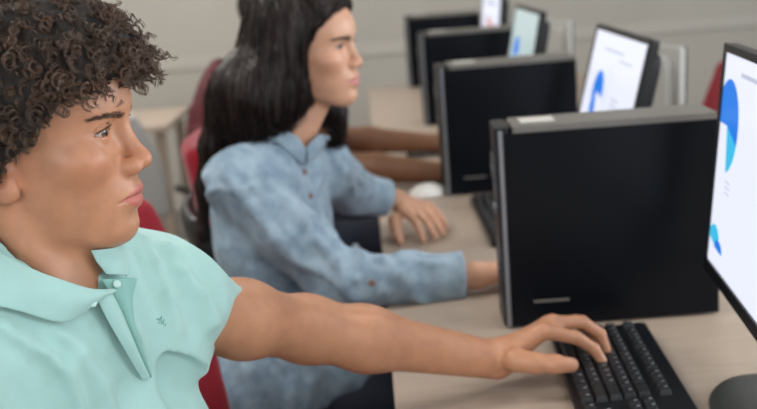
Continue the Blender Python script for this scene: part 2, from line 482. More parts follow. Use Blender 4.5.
def folds(P, along, fa, fb, amp, seed):
    a = np.asarray(along, float); a = a/np.linalg.norm(a)
    b = np.cross(a, [0.3, .5, .8]); b /= np.linalg.norm(b); c = np.cross(a, b)
    Q = np.stack([P@a*fa, P@b*fb, P@c*fb], 1)
    w = vnoise(P, 9, seed+5)*.6
    n = vnoise(Q+w[:, None], 1.0, seed)
    return -amp*np.exp(-(n/.22)**2)

# ================================================================== the boy
tip = at(152, 158, 1.07)
HB = Head((0, 0, 0), math.radians(-4), math.radians(1), nose=1.0, chin=-.003, lip=.90)
HB.O = tip-HB.A@np.array([.1183, 0, -.0215])
Nb = np.array([-.28, 1.04, 1.051]); Fb = np.array([.866, -.5, 0]); Lb = np.array([.5, .866, 0])
TA = np.stack([Fb, Lb, Z3], 1)
Sl = at(168, 308, 1.19); Sr = Nb-.065*Fb-.170*Lb-.045*Z3
El = np.array([-.105, 1.385, .885]); Wl = np.array([.150, 1.480, .785])
Er = np.array([-.40, .86, .76]); Wr = np.array([-.19, .98, .68])
def b_torso(P):
    d = ell(P, Nb-.105*Fb-.17*Z3, (.105, .160, .20), TA)
    d = smin(d, ell(P, Nb-.022*Fb+.05*Lb-.42*Z3, (.115, .155, .27), TA), .06)
    d = smin(d, cone(P, Nb-.075*Fb+.10*Lb-.14*Z3, Nb-.01*Fb+.12*Lb-.42*Z3, .058, .070), .05)
    d = smin(d, ell(P, Nb-.078*Fb-.055*Z3, (.070, .115, .075), TA), .04)
    d = smin(d, cone(P, Nb-.075*Fb+.05*Lb-.02*Z3, Sl, .052, .050), .05)
    d = smin(d, cone(P, Nb-.085*Fb-.05*Lb-.02*Z3, Sr, .052, .050), .05)
    d = smin(d, cone(P, Nb-.085*Fb+.045*Lb+.035*Z3, Nb-.075*Fb+.12*Lb-.005*Z3, .035, .03), .05)
    d = smin(d, cone(P, Nb-.085*Fb-.045*Lb+.035*Z3, Nb-.085*Fb-.12*Lb-.005*Z3, .035, .03), .05)
    return d
NKt = HB.world((-.012, 0, -.055)); NKb = Nb-.068*Fb-.02*Z3
def b_neck(P):
    d = cone(P, NKt, NKb, .053, .053)
    d = smin(d, cone(P, HB.world((.035, .0, -.085)), Nb-.042*Fb-.01*Z3, .020, .014), .045)
    # sternomastoid
    return smin(d, cone(P, HB.world((-.02, -.055, -.04)), Nb-.022*Fb-.02*Lb-.005*Z3, .014, .010), .02)
def b_arm(P, S, E, W):
    d = chain(P, [S, S+(E-S)*.5, E, E+(W-E)*.3, W], [.046, .0435, .0400, .0400, .0270], .03)
    return d
B_FING = [
    [at(543, 331, 1.475), at(577, 338, 1.492), at(594, 349, 1.495), at(602, 361, 1.492)],
    [at(552, 323, 1.50), at(582, 322, 1.525), at(600, 334, 1.530), at(606, 350, 1.527)],
    [at(548, 324, 1.535), at(576, 321, 1.556), at(592, 331, 1.560), at(597, 344, 1.558)],
    [at(541, 329, 1.560), at(565, 329, 1.582), at(577, 336, 1.588), at(582, 345, 1.588)]]
B_THUMB = [at(516, 360, 1.445), at(535, 363, 1.435), at(555, 364, 1.430), at(571, 365, 1.428)]
def b_hand(P): return hand(P, Wl, None, B_FING, B_THUMB)
def b_upper(P):   # head and neck
    return smin(HB(P), b_neck(P), .016)
def b_arm_l(P):
    return smin(b_arm(P, Sl, El, Wl), b_hand(P), .016)
SLE = at(228, 333, 1.30)
_p1 = at(241, 285, 1.30); _p2 = at(186, 350, 1.27)
SLN = np.cross(_p1-_p2, np.array([-.12, 1, -.30])); SLN /= np.linalg.norm(SLN)
if SLN[0] < 0: SLN = -SLN
def b_shirt0(P):
    d = b_torso(P)
    ax = (El-Sl)/np.linalg.norm(El-Sl)
    s = smax(cone(P, Sl, SLE+(SLE-Sl)*.45, .053, .0520), (P-_p1)@SLN, .009)
    axr = (Er-Sr)/np.linalg.norm(Er-Sr)
    sr = cone(P, Sr, Sr+axr*.19, .054, .056)
    d = smin(d, s, .05); d = smin(d, sr, .03)
    return d-.006
AXL = (El-Sl)/np.linalg.norm(El-Sl); AXR = (Er-Sr)/np.linalg.norm(Er-Sr)
def ridges(fn, lines, Y=None):
    out = []
    for ln, rr, s in lines:
        p = march(fn, [a for a, b in ln], [b for a, b in ln], -.002 if s == -2 else .0045 if s < 0 else 0.0)
        out.append((p, rr, s))
    return out
def add_ridges(P, d, rd):
    for pts, rr, s in rd:
        lo = pts.min(0)-.05; hi = pts.max(0)+.05
        m = ((P > lo) & (P < hi)).all(1)
        if not m.any(): continue
        n = len(pts); rs = [rr*(.35+.65*math.sin(PI*(i+.35)/(n-.3))) for i in range(n)]
        c = chain(P[m], list(pts), rs, .01)
        if s > 0: d[m] = smin(d[m], c, .016)
        else: d[m] = smax(d[m], -c, .016 if s == -1 else .003)
    return d
def b_shirt(P):
    d = b_shirt0(P)
    u = (P-Sl)@AXL
    wl = sstep(.0, .05, u)*sstep(.10, .07, np.linalg.norm(P-Sl-u[:, None]*AXL, axis=1))
    d = d-(1-wl)*folds(P, [.35, .15, -1], 5, 21, .0042, 3)*-1 if False else d+(1-wl)*folds(P, [.45, .25, -1], 4, 15, .0085, 3)+wl*folds(P, AXL+[0, .2, .3], 4, 17, .0065, 11)+.002
    d = d+.0010*vnoise(P, 55, 8)
    d = add_ridges(P, d, B_RIDGE)
    hp = (P-_p1)@SLN; ns = sstep(.10, .08, np.linalg.norm(P-SLE, axis=1))
    d = d+ns*(.0022*np.exp(-((hp+.019)/.0028)**2)-.0012*sstep(-.018, -.012, hp))
    # hem of the left sleeve, open end
    ur = (P-Sr)@AXR
    cutr = np.where(np.linalg.norm(P-(Sr+AXR*.15), axis=1) < .10, ur-.17, -1)
    d = np.maximum(d, cutr)
    # neck opening
    nk = cone(P, NKb+.035*Z3, NKt+.05*Z3, .0610, .064)
    d = smax(d, -smax(nk, Nb[2]+.035+.30*((Nb-P)@Fb)-P[:, 2], .01), .004)
    return np.maximum(d, .60-P[:, 2])
B_RIDGE = ridges(b_shirt0, [
    ([(4, 328), (26, 340), (48, 354), (66, 376), (80, 408)], .0070, 1), ([(2, 340), (22, 352), (42, 367), (58, 385), (70, 409)], .0055, -1),
    ([(146, 240), (160, 265), (171, 295), (177, 330)], .0065, 1), ([(158, 244), (176, 272), (190, 300), (198, 330)], .0060, -1),
    ([(170, 246), (190, 268), (206, 292), (216, 322)], .0065, 1), ([(186, 258), (205, 275), (222, 298)], .005, -1),
    ([(136, 252), (150, 280), (158, 310)], .0050, -1), 
    ([(60, 335), (82, 352), (104, 385), (112, 409)], .0045, 1), ([(20, 325), (40, 333), (66, 350)], .004, -1)])
def b_legs(P):
    H1 = Nb-.14*Fb+.10*Lb-.53*Z3; H2 = Nb-.14*Fb-.10*Lb-.53*Z3
    K1 = H1+np.array([.43, .06, .03]); K2 = H2+np.array([.42, -.02, .03])
    d = smin(cone(P, H1, K1, .085, .062), cone(P, H2, K2, .085, .062), .03)
    d = smin(d, ell(P, (H1+H2)/2+[0, 0, .02], (.12, .17, .11), TA), .05)
    d = smin(d, cone(P, K1, K1+[.02, 0, -.42], .060, .045), .02); d = smin(d, cone(P, K2, K2+[.02, 0, -.42], .060, .045), .02)
    return d, K1, K2
def hairline(x):
    return interp(x, [-.10, -.05, -.022, -.008, .002, .022, .038, .052, .062, .080, .11], [-.065, -.06, -.05, -.025, -.010, .004, .020, .034, .046, .054, .058])

def nails(P, cs, r=.0062):
    c = np.ones((len(P), 4))
    for q in cs:
        t = sstep(r, r*.8, np.linalg.norm(P-q, axis=1))*.35
        c[:, 0] *= 1+.12*t; c[:, 1] *= 1+.5*t; c[:, 2] *= 1+.7*t
    return c
def make_boy():
    base = np.array([-.40, 1.0, 0])
    V1, Q1 = surf(b_upper, HB.O-[.13, .13, .20], HB.O+[.15, .13, .15], .00125, slack=1.6, smooth=1)
    V2, Q2 = surf(b_arm_l, np.minimum(Sl, Wl)-[.03, .06, .07], np.array([.36, 1.64, 1.09]), .0016, slack=1.4, smooth=2)
    def under(P):
        d = smin(b_torso(P)+.004, b_arm(P, Sr, Er, Wr), .03)
        K = [[Wr+[.06+.02*i, .03-.022*i, 0.005], Wr+[.10+.01*i, .03-.022*i, .0], Wr+[.125, .03-.022*i, -.012], Wr+[.135, .03-.022*i, -.03]] for i in range(4)]
        d = smin(d, hand(P, Wr, None, K[::-1], [Wr+[.02, .03, 0], Wr+[.05, .055, 0], Wr+[.08, .065, -.005], Wr+[.105, .065, -.012]]), .02)
        return np.maximum(d, .5-P[:, 2])
    V3, Q3 = surf(under, (-.62, .72, .50), (-.02, 1.42, 1.12), .005, slack=1.6)
    V, Q = merge((V1, Q1), (V2, Q2), (V3, Q3))
    me = raw_mesh('person', V-base, Q)
    paint(me, V, lambda P: HB.tint(P)*nails(P, [at(570, 360, 1.424)]))
    body = link('person', me, M_skin_boy, None, base)
    tag(body, 'curly haired boy in a mint polo shirt, nearest the camera, hand on a keyboard', 'person')
    V, Q = surf(b_shirt, (-.66, .70, .58), (.0, 1.44, 1.16), .0028, slack=1.6, smooth=2)
    shirt = link('polo_shirt', raw_mesh('polo_shirt', V-base, Q), M_polo, body)
    # sleeve hem band
    for side in (-1, 1): eyeball(HB, side, M_eye_boy, body, base, -.30)
    brow_and_lash(HB, b_upper, M_brow_boy, body, base, .62, .9)
    lg, K1, K2 = b_legs(np.zeros((1, 3)))
    V, Q = surf(lambda P: b_legs(P)[0], (-.75, .70, .03), (.16, 1.40, .66), .009)
    link('trousers', raw_mesh('trousers', V-base, Q), M_navy, body)
    for K in (K1, K2):
        V, Q = surf(lambda P: np.maximum(smin(cone(P, K+[.02, 0, -.47], K+[.13, 0, -.50], .042, .036), cone(P, K+[.02, 0, -.44], K+[.02, 0, -.49], .042, .045), .02), .0-P[:, 2]+.001), K+[-.06, -.07, -.62], K+[.20, .07, -.36], .006)
        link('shoe', raw_mesh('shoe', V-base, Q), M_brow, body)
    boy_collar(body, base)
    emblem(body, base)
    boy_hair(body, base)
    return body

def patch(fn, top, bot, nu, nv, off_fn, thick, base):
    """cloth patch lying over surface fn: image outlines top/bot (lists of px) resampled and laid on it"""
    def resample(pts, n):
        pts = np.array(pts, float); s = np.r_[0, np.cumsum(np.linalg.norm(np.diff(pts, axis=0), axis=1))]
        t = np.linspace(0, s[-1], n); return np.stack([np.interp(t, s, pts[:, 0]), np.interp(t, s, pts[:, 1])], 1)
    A = resample(top, nu); B = resample(bot, nu)
    v = np.linspace(0, 1, nv)[:, None, None]
    G = A*(1-v)+B*v                       # nv x nu x 2
    G2 = G.reshape(-1, 2)
    P = march(fn, G2[:, 0], G2[:, 1], .001).reshape(nv, nu, 3)
    return P

def emblem(body, base):
    c = march(b_shirt, [163], [324], .0005)[0]; fx = np.array([.5, .8, .05]); fx /= np.linalg.norm(fx); n = CAM-c; n /= np.linalg.norm(n); fy = np.cross(n, fx); fy *= np.sign(fy[2]); fy /= np.linalg.norm(fy)
    bm = bmesh.new()
    for L in ([(0, -8), (0, 7)], [(-4, -8), (4, -8)], [(0, 0), (-5, 4)], [(0, 0), (5, 4)], [(0, 4), (-4, 8)], [(0, 4), (4, 8)], [(0, -3), (-5, -1)], [(0, -3), (5, -1)]):
        px = [c+fx*u*.001+fy*v*.001 for u, v in L]
        pts = [px[0]+(px[1]-px[0])*k/4 for k in range(5)]
        pts = [p-n*b_shirt(p[None])[0] for p in pts]
        tube(bm, [p-base for p in pts], .0007, 6)
    bm_obj('embroidered_emblem', bm, M_shade_thread, body, smooth=True)
def boy_collar(body, base):
    def foundation(P): return smin(b_shirt0(P)-.002, b_neck(P)-.004, .02)
    def leaf(name, top, bot, lift0, lift1, m, thick=.0022):
        nu, nv = 40, 16
        P = patch(foundation, top, bot, nu, nv, None, thick, base)
        # average out the folds, raise the leaf off the shirt with a soft roll at the neck edge
        for _ in range(6):
            P[1:-1] = (P[:-2]+P[2:]+2*P[1:-1])/4; P[:, 1:-1] = (P[:, :-2]+P[:, 2:]+2*P[:, 1:-1])/4
        du = np.gradient(P, axis=1); dv = np.gradient(P, axis=0)
        n = np.cross(du, dv); n /= np.linalg.norm(n, axis=2, keepdims=True)+1e-9
        to = CAM-P; n *= np.sign((n*to).sum(2, keepdims=True))
        v = np.linspace(0, 1, nv)[:, None, None]
        l = lift0*(1-v)+lift1*v+.006*np.sin(v*PI)
        P = P+n*l
        me = raw_mesh(name, P.reshape(-1, 3)-base, grid_quads(nv, nu))
        o = link(name, me, m, body)
        sd = o.modifiers.new('thick', 'SOLIDIFY'); sd.thickness = thick; sd.offset = 0
        sb = o.modifiers.new('sub', 'SUBSURF'); sb.levels = 1; sb.render_levels = 1
        return P
    # near leaf: from behind the neck (outside the frame) to its point
    leaf('collar', [(-60, 232), (-25, 246), (0, 257), (30, 270), (60, 281), (85, 292), (107, 291)],
         [(-70, 300), (-40, 303), (0, 309), (22, 314), (42, 321), (64, 325), (84, 310), (105, 294)], .010, .005, M_polo)
    leaf('collar', [(87, 250), (92, 262), (101, 274)], [(100, 242), (114, 243), (127, 254), (121, 278)][1:], .006, .007, M_polo)
    # collar stand and open placket
    leaf('placket', [(92, 296), (103, 318), (119, 345), (139, 379)], [(106, 290), (117, 310), (129, 338), (144, 377)], .004, .004, M_polo)
    leaf('placket', [(100, 279), (112, 300), (124, 330), (141, 374)], [(133, 280), (127, 300), (130, 330), (146, 377)], .001, .006, M_shade_thread)
    for px, py in ((93, 303), (117, 284)):
        c = march(foundation, [px], [py], .010)[0]
        bm = bmesh.new(); bmesh.ops.create_uvsphere(bm, u_segments=16, v_segments=8, radius=1)
        n = (CAM-c); n /= np.linalg.norm(n)
        n = n*.6+Fb*.5+Z3*.2; n /= np.linalg.norm(n)
        R = Vector(n).to_track_quat('Z', 'Y').to_matrix().to_4x4()
        bmesh.ops.transform(bm, matrix=Matrix.Translation(c-base) @ R @ Matrix.Diagonal((.0042, .0042, .0014, 1)), verts=bm.verts)
        bm_obj('button', bm, M_button, body, smooth=True)

def boy_hair(body, base):
    H = HB
    def scalp(P):
        L = H.loc(P)
        hd = ell(L, (.006, 0, .046), (.094, .0745, .084))
        return hd
    def vol(P):
        L = H.loc(P)
        d = scalp(P)-.026-.007*vnoise(P, 70, 2)-.003*vnoise(P, 160, 4)
        lim = hairline(L[:, 0])-L[:, 2]+.004
        d = smax(d, lim, .010)
        return d
    V, Q = surf(vol, H.O-[.15, .15, .10], H.O+[.16, .15, .18], .0025, slack=1.8)
    hb = link('hair', raw_mesh('hair', V-base, Q), M_hair_base, body)
    # ringlets
    n = 14000
    d = rng.normal(size=(n, 3)); d /= np.linalg.norm(d, axis=1, keepdims=True)
    c = np.array([.006, 0, .046]); r = np.array([.094, .0745, .084])
    L = c+d*r
    nrm = d/r; nrm /= np.linalg.norm(nrm, axis=1, keepdims=True)
    ok = (L[:, 2] > hairline(L[:, 0])+.004)
    # thin out the side nobody sees
    ok &= (L[:, 1] < .02) | (rng.random(n) < .35)
    L, nrm = L[ok][:2300], nrm[ok][:2300]; n = len(L)
    front = sstep(.03, .09, L[:, 0])
    s0 = .004+.026*rng.random(n)
    ln = .012+.014*rng.random(n)+.006*front
    dirn = nrm*.75+rng.normal(0, .60, (n, 3))+np.stack([.35*front, 0*front, -.35-.2*front], 1)
    dirn /= np.linalg.norm(dirn, axis=1, keepdims=True)
    st = L+nrm*s0[:, None]
    T = 34; t = np.linspace(0, 1, T)
    a = np.cross(dirn, rng.normal(size=(n, 3))); a /= np.linalg.norm(a, axis=1, keepdims=True); b = np.cross(dirn, a)
    R = .0030+.0030*rng.random(n); turns = 1.6+1.5*rng.random(n); ph = rng.random(n)*6.28
    K = 9; loose = .35+.65*rng.random(n)
    rep = lambda q: np.repeat(q, K, 0)
    L, dirn, st, a, b, ln, R, turns, ph, loose = map(rep, (L, dirn, st, a, b, ln, R, turns, ph, loose)); n = len(L)
    Rk = R+rng.normal(0, .00045, n); ax_off = rng.normal(0, .0009, n); ph = ph+rng.normal(0, .12, n)
    th = ph[:, None]+2*PI*turns[:, None]*t*(1+rng.normal(0, .012, n))[:, None]
    env = np.minimum(1, .45+t*2.0)*(1-.25*t)
    P = st[:, None]+dirn[:, None]*((ln[:, None]*t)+ax_off[:, None])[..., None]
    P = P+(Rk[:, None]*env*np.cos(th))[..., None]*a[:, None]+(Rk[:, None]*env*np.sin(th))[..., None]*b[:, None]
    P = P+rng.normal(0, .0014, (n, 1, 3))*(t**2)[None, :, None]*loose[:, None, None]
    P[..., 2] -= (.008*t**2)
    lim = hairline(P[..., 0])-.012-.012*sstep(.06, .10, P[..., 0])
    keep = (P[..., 2] > lim).all(1); P = P[keep]; n = len(P)
    W = H.world(P.reshape(-1, 3)).reshape(n, T, 3)
    rad = (.00026+.00020*rng.random((n, 1)))*np.linspace(1, .45, T)[None]
    V, Q = tubes(W, rad, 3)
    link('hair', raw_mesh('hair', V-base, Q), M_hair_boy, body)
# ================================================================== the girl
gt = at(361, 61.5, 2.05)
HG = Head((0, 0, 0), math.radians(-19), math.radians(1), s=.955, nose=.80, brow=.85, lip=1.02, wide=.99, lids=.0050, chin=-.001)
HG.O = gt-HG.s*(HG.A@np.array([.1125, 0, -.0215]))
Ng = at(306, 150, 2.04); Fg = np.array([.88, -.475, 0]); Lg = np.array([.475, .88, 0])
TG = np.stack([Fg, Lg, Z3], 1)
gSr = at(237, 181, 1.97); gSl = at(325, 166, 2.22)
gEr = at(338, 283, 1.93); gWr = at(474, 276, 1.945)
gEl = at(372, 216, 2.44); gWl = at(395, 200, 2.46)
gEl = at(352, 191, 2.42)
def g_torso(P):
    d = ell(P, Ng-.09*Fg-.17*Z3, (.098, .138, .19), TG)
    d = smin(d, ell(P, Ng-.085*Fg-.42*Z3, (.105, .138, .24), TG), .06)
    d = smin(d, ell(P, Ng-.075*Fg-.055*Z3, (.062, .105, .07), TG), .04)
    d = smin(d, cone(P, Ng-.07*Fg+.05*Lg-.02*Z3, gSl, .045, .044), .05)
    d = smin(d, cone(P, Ng-.07*Fg-.05*Lg-.02*Z3, gSr, .045, .046), .05)
    return d
gNt = HG.world((-.012, 0, -.055)); gNb = Ng-.06*Fg-.015*Z3
def g_neck(P):
    d = cone(P, gNt, gNb, .043, .044)
    return smin(d, cone(P, HG.world((.03, 0, -.085)), Ng-.025*Fg, .014, .014), .04)
def g_upper(P): return smin(HG(P), g_neck(P), .014)
G_FL = [
    [at(410, 214, 2.41), at(417, 226, 2.37), at(421, 235, 2.34), at(424, 244, 2.315)],
    [at(419, 209, 2.43), at(427, 222, 2.39), at(432, 232, 2.36), at(437, 243, 2.33)],
    [at(426, 206, 2.46), at(434, 218, 2.42), at(439, 228, 2.39), at(444, 238, 2.36)],
    [at(430, 204, 2.49), at(438, 214, 2.46), at(443, 222, 2.43), at(447, 230, 2.41)]]
for _f in G_FL:          # lay the hand on the desk
    for _i, _p in enumerate(_f):
        _p[2] = (.785, .776, .762, .750)[_i]
G_TL = [at(394, 208, 2.42), at(395, 222, 2.38), at(397, 233, 2.35), at(400, 241, 2.33)]
for _i, _p in enumerate(G_TL): _p[2] = (.775, .764, .756, .750)[_i]
def flat_hand(W, dx, dy, s=1.0, side=1, curl=.02):
    """relaxed hand pointing along (dx, dy); side=+1 puts the thumb to the right of the pointing direction"""
    d = np.array([dx, dy, 0.]); d /= np.linalg.norm(d); r = np.array([d[1], -d[0], 0])*side
    fs = []
    for i, (o, l) in enumerate(((.026, .92), (.009, 1.0), (-.009, .95), (-.026, .78))):
        m = W+d*.078*s+r*o*s+Z3*.006
        q = d+r*o*3; q = q/np.linalg.norm(q)
        fs.append([m, m+q*.040*s*l-Z3*.001, m+q*.064*s*l-Z3*curl*.5, m+q*.083*s*l-Z3*curl])
    t = [W+d*.022*s+r*.018*s-Z3*.004, W+d*.048*s+r*.040*s-Z3*.010, W+d*.072*s+r*.050*s-Z3*.014, W+d*.092*s+r*.054*s-Z3*.018]
    return fs, t
G_FR, G_TR = flat_hand(gWr, 1, .08, .95, -1)
G_FR2, G_TR2 = flat_hand(gWr, 1, .05, .92, -1)
def g_arms(P):
    a = chain(P, [gSr, gEr, gEr+(gWr-gEr)*.4, gWr], [.040, .035, .034, .0235], .02)
    b = chain(P, [gSl, gEl, gWl], [.038, .034, .0235], .02)
    a = smin(a, hand(P, gWr, None, G_FR, G_TR, s=.9), .012)
    b = smin(b, hand(P, gWl, None, G_FL, G_TL, s=.92), .012)
    return np.minimum(a, b)
gH1 = Ng-.16*Fg+.09*Lg-.50*Z3; gH2 = Ng-.12*Fg-.09*Lg-.50*Z3
gK1 = gH1+np.array([.44, .03, .03]); gK2 = gH2+np.array([.44, -.03, .03])
def g_shirt0(P):
    d = g_torso(P)
    ra = chain(P, [gSr, gSr+(gEr-gSr)*.5, gEr, gEr+(gWr-gEr)*.90], [.049, .052, .050, .037], .025)
    la = chain(P, [gSl, gEl, gWl+(gEl-gWl)*.10], [.048, .047, .037], .025)
    d = smin(d, ra, .03); d = smin(d, la, .03)
    # tails of the shirt over the lap
    d = smin(d, cone(P, gH2+[.0, -.02, .07], gH2+[.20, .01, .05], .10, .075), .06)
    d = smin(d, cone(P, gH1+[.0, 0, .07], gH1+[.16, .0, .05], .10, .07), .06)
    return d-.005
gAr = (gWr-gEr)/np.linalg.norm(gWr-gEr); gAl = (gWl-gEl)/np.linalg.norm(gWl-gEl)
def g_shirt(P):
    d = g_shirt0(P)
    near_a = sstep(.09, .06, cone(P, gSr, gEr, .0, .0))
    d = d+(1-near_a)*folds(P, [.35, -.2, -1], 4, 12, .009, 23)+near_a*folds(P, (gEr-gSr)+[.10, .05, .08], 7, 16, .0065, 31)+.003
    d = d+.0025*vnoise(P, 34, 9)
    d = add_ridges(P, d, G_RIDGE)
    # rolled cuffs: a raised band behind the open end
    for W, A in ((gWr, gAr), (gWl, gAl)):
        u = (P-W)@A; rad = np.linalg.norm(P-W-u[:, None]*A, axis=1)
        band = np.maximum(np.abs(u+.050)-.028, rad-.0405)
        d = smin(d, band-.002, .006)
        d = np.where(rad < .10, np.maximum(d, u+.020), d)
    nk = cone(P, gNb+.035*Z3, gNt+.05*Z3, .050, .054)
    d = smax(d, -smax(nk, Ng[2]+.0+.25*((Ng-P)@Fg)-P[:, 2], .01), .004)
    d = np.maximum(d, .54-P[:, 2]+.05*vnoise(P, 8, 4)*0)
    return d
G_RIDGE = ridges(g_shirt0, [
    ([(262, 152), (288, 176), (314, 208), (336, 240)], .010, 1), ([(246, 162), (272, 192), (298, 226), (318, 256)], .008, -1),
    ([(228, 178), (250, 206), (276, 240), (300, 266)], .009, 1), ([(350, 236), (360, 256), (356, 280)], .009, 1),
    ([(384, 258), (392, 274), (386, 292)], .008, 1), 
    ([(418, 262), (432, 264), (446, 263)], .006, 1), ([(318, 240), (336, 262), (346, 286)], .008, 1),
    ([(206, 176), (212, 210), (224, 250), (240, 280)], .009, 1), ([(218, 196), (230, 232), (248, 262)], .008, -1),
    ([(232, 350), (248, 372), (252, 409)], .009, 1), ([(262, 352), (280, 378), (284, 409)], .009, -1), ([(300, 358), (312, 380), (306, 405)], .008, 1),
    ([(330, 150), (342, 170), (360, 184)], .007, 1), ([(356, 178), (364, 192)], .006, -1)])
def make_girl():
    base = np.array([-.25, 2.05, 0])
    V1, Q1 = surf(g_upper, HG.O-[.13, .12, .17], HG.O+[.14, .12, .13], .0018, slack=1.6)
    V2, Q2 = surf(g_arms, np.minimum(gSr, gEr)-[.06, .10, .08], np.array([.36, 2.56, 1.08]), .0030, slack=1.4)
    V3, Q3 = surf(lambda P: np.maximum(g_torso(P)+.004, .5-P[:, 2]), (-.50, 1.78, .48), (.06, 2.36, 1.10), .007)
    V, Q = merge((V1, Q1), (V2, Q2), (V3, Q3))
    me = raw_mesh('person', V-base, Q); paint(me, V, HG.tint)
    body = link('person', me, M_skin_girl, None, base)
    tag(body, 'girl with long straight dark hair in a pale denim shirt, gazing right in profile', 'person')
    V, Q = surf(g_shirt, (-.50, 1.74, .52), (.24, 2.58, 1.12), .0036, slack=1.6, smooth=2)
    link('denim_shirt', raw_mesh('denim_shirt', V-base, Q), M_denim, body)
    def found(P): return smin(g_shirt0(P), g_neck(P)-.003, .02)
    def leaf(top, bot, lift):
        nu, nv = 26, 10
        P = patch(found, top, bot, nu, nv, None, .002, base)
        for _ in range(4):
            P[1:-1] = (P[:-2]+P[2:]+2*P[1:-1])/4; P[:, 1:-1] = (P[:, :-2]+P[:, 2:]+2*P[:, 1:-1])/4
        n = np.cross(np.gradient(P, axis=1), np.gradient(P, axis=0)); n /= np.linalg.norm(n, axis=2, keepdims=True)+1e-9
        n *= np.sign((n*(CAM-P)).sum(2, keepdims=True)); v = np.linspace(0, 1, nv)[:, None, None]
        P = P+n*(lift*(1-v)+.004+.004*np.sin(v*PI))
        o = link('collar', raw_mesh('collar', P.reshape(-1, 3)-base, grid_quads(nv, nu)), M_denim, body)
        sd = o.modifiers.new('thick', 'SOLIDIFY'); sd.thickness = .0025; sd.offset = 0
    leaf([(268, 131), (282, 131), (296, 137), (302, 148)], [(262, 142), (276, 145), (292, 158), (301, 165)], .006)
    leaf([(303, 148), (309, 139), (316, 132)], [(304, 165), (314, 156), (326, 143)], .005)
    # placket strip down the front and cuff buttons
    c = []
    for px, py in ((304, 172), (372, 283), (310, 196)):
        q = march(lambda P: g_shirt(P), [px], [py], .0005, t0=1.2)[0]
        n = CAM-q; n /= np.linalg.norm(n)
        bm = bmesh.new(); lathe(bm, [(.0, 0), (.0055, 0), (.0060, .0012), (.0048, .0024), (.003, .0016), (0.0005, .0016)], 16,
            Matrix.Translation(q-base) @ Vector(n).to_track_quat('Z', 'Y').to_matrix().to_4x4())
        bm_obj('button', bm, mat('horn_button', (.22, .11, .06), rough=.3), body, smooth=True)
    for side in (-1, 1): eyeball(HG, side, M_eye_girl, body, base, -.35)
    brow_and_lash(HG, g_upper, M_brow, body, base, .7, 1.3)
    def legs(P):
        d = smin(cone(P, gH1, gK1, .085, .06), cone(P, gH2, gK2, .085, .06), .02)
        d = smin(d, ell(P, (gH1+gH2)/2, (.13, .17, .11), TG), .05)
        d = smin(d, cone(P, gK1, gK1+[.0, 0, -.42], .055, .04), .02)
        return smin(d, cone(P, gK2, gK2+[.0, 0, -.42], .055, .04), .02)
    V, Q = surf(legs, (-.55, 1.72, .05), (.34, 2.42, .72), .009)
    link('trousers', raw_mesh('trousers', V-base, Q), M_navy, body)
    for K in (gK1, gK2):
        V, Q = surf(lambda P: np.maximum(smin(cone(P, K+[.0, 0, -.47], K+[.12, 0, -.505], .040, .034), cone(P, K+[.0, 0, -.43], K+[.0, 0, -.49], .040, .042), .02), .001-P[:, 2]), K+[-.07, -.07, -.62], K+[.19, .07, -.36], .007)
        link('shoe', raw_mesh('shoe', V-base, Q), M_brow, body)
    long_hair(HG, body, base, M_hair_girl)
    return body
def long_hair(H, body, base, m):
    # levels: (world centre, half width across the view, half depth)
    top = H.world((.0, 0, .05))
    a = [at(288, 40, 2.07), at(273, 75, 2.06), at(254, 98, 2.04), at(246, 117, 2.04)]
    def vol(P):
        L = H.loc(P)
        cap = ell(L, (.004, 0, .045), (.108, .090, .099))
        # hair line: keep the face free
        face = (L[:, 0]-interp(L[:, 2], [-.12, -.06, -.02, .012, .05, .075, .10, .13], [.018, .020, .024, .030, .056, .076, .100, .13]))
        cap = smax(cap, face, .012)
        b = smin(ell(P, a[0]+[-.002, .0, 0], (.084, .086, .12)), chain(P, [a[0]+[.0, 0, 0], a[1], a[2], a[3]], [.073, .075, .078, .055], .03), .02)
        b = smin(b, chain(P, [a[2]+[-.05, .03, -.01], at(215, 145, 2.06), at(205, 188, 2.07), at(202, 232, 2.08), at(204, 262, 2.08)], [.042, .026, .014, .011, .006], .02), .03)
        far = chain(P, [H.world((.0, .072, .02)), H.world((.004, .078, -.06)), H.world((.012, .080, -.12)), H.world((.02, .085, -.17))], [.020, .022, .026, .016], .02)
        b = smin(b, far, .02)
        # only behind the cheek, outside neck and shirt
        b = smax(b, L[:, 0]-.024-.25*np.maximum(-L[:, 2]-.06, 0)+0*P[:, 0], .010)
        d = smin(cap, b, .02)
        d = smax(d, -(g_shirt0(P)-.003), .004)
        ang = np.arctan2(P[:, 1]-a[1][1], P[:, 0]-a[1][0])
        return d+.0028*vnoise(np.stack([ang*5, P[:, 2]*1.6+ang, 0*ang], 1), 6, 3)+.0012*vnoise(np.stack([ang*5, P[:, 2]*2, 0*ang], 1), 18, 4)
    V, Q = surf(vol, (-.45, 1.86, .84), (.02, 2.30, 1.40), .0032, slack=1.6)
    link('hair', raw_mesh('hair', V-base, Q), m, body)
    # fine strands lying on the volume
    n = 1500
    idx = rng.integers(0, len(V), n*3); S = V[idx]
    S = S[(S[:, 2] > 1.05)][:n]; n = len(S); T = 14
    P = np.zeros((n, T, 3)); p = S.copy(); g = np.array([-.12, -.02, -1.0])
    for j in range(T):
        P[:, j] = p
        e = 2e-3; f0 = vol(p)
        G = np.stack([vol(p+np.eye(3)[k]*e)-f0 for k in range(3)], 1)/e; G /= np.linalg.norm(G, axis=1, keepdims=True)+1e-6
        t = g-G*(G@g)[:, None]; t /= np.linalg.norm(t, axis=1, keepdims=True)+1e-6
        p = p+t*.013-G*np.clip(f0-.0012, -.01, .01)[:, None]
    r = np.tile(np.linspace(.9, .4, T)*.0010, (n, 1))
    Vs, Qs = tubes(P, r, 3)
    link('hair', raw_mesh('hair', Vs-base, Qs), m, body)

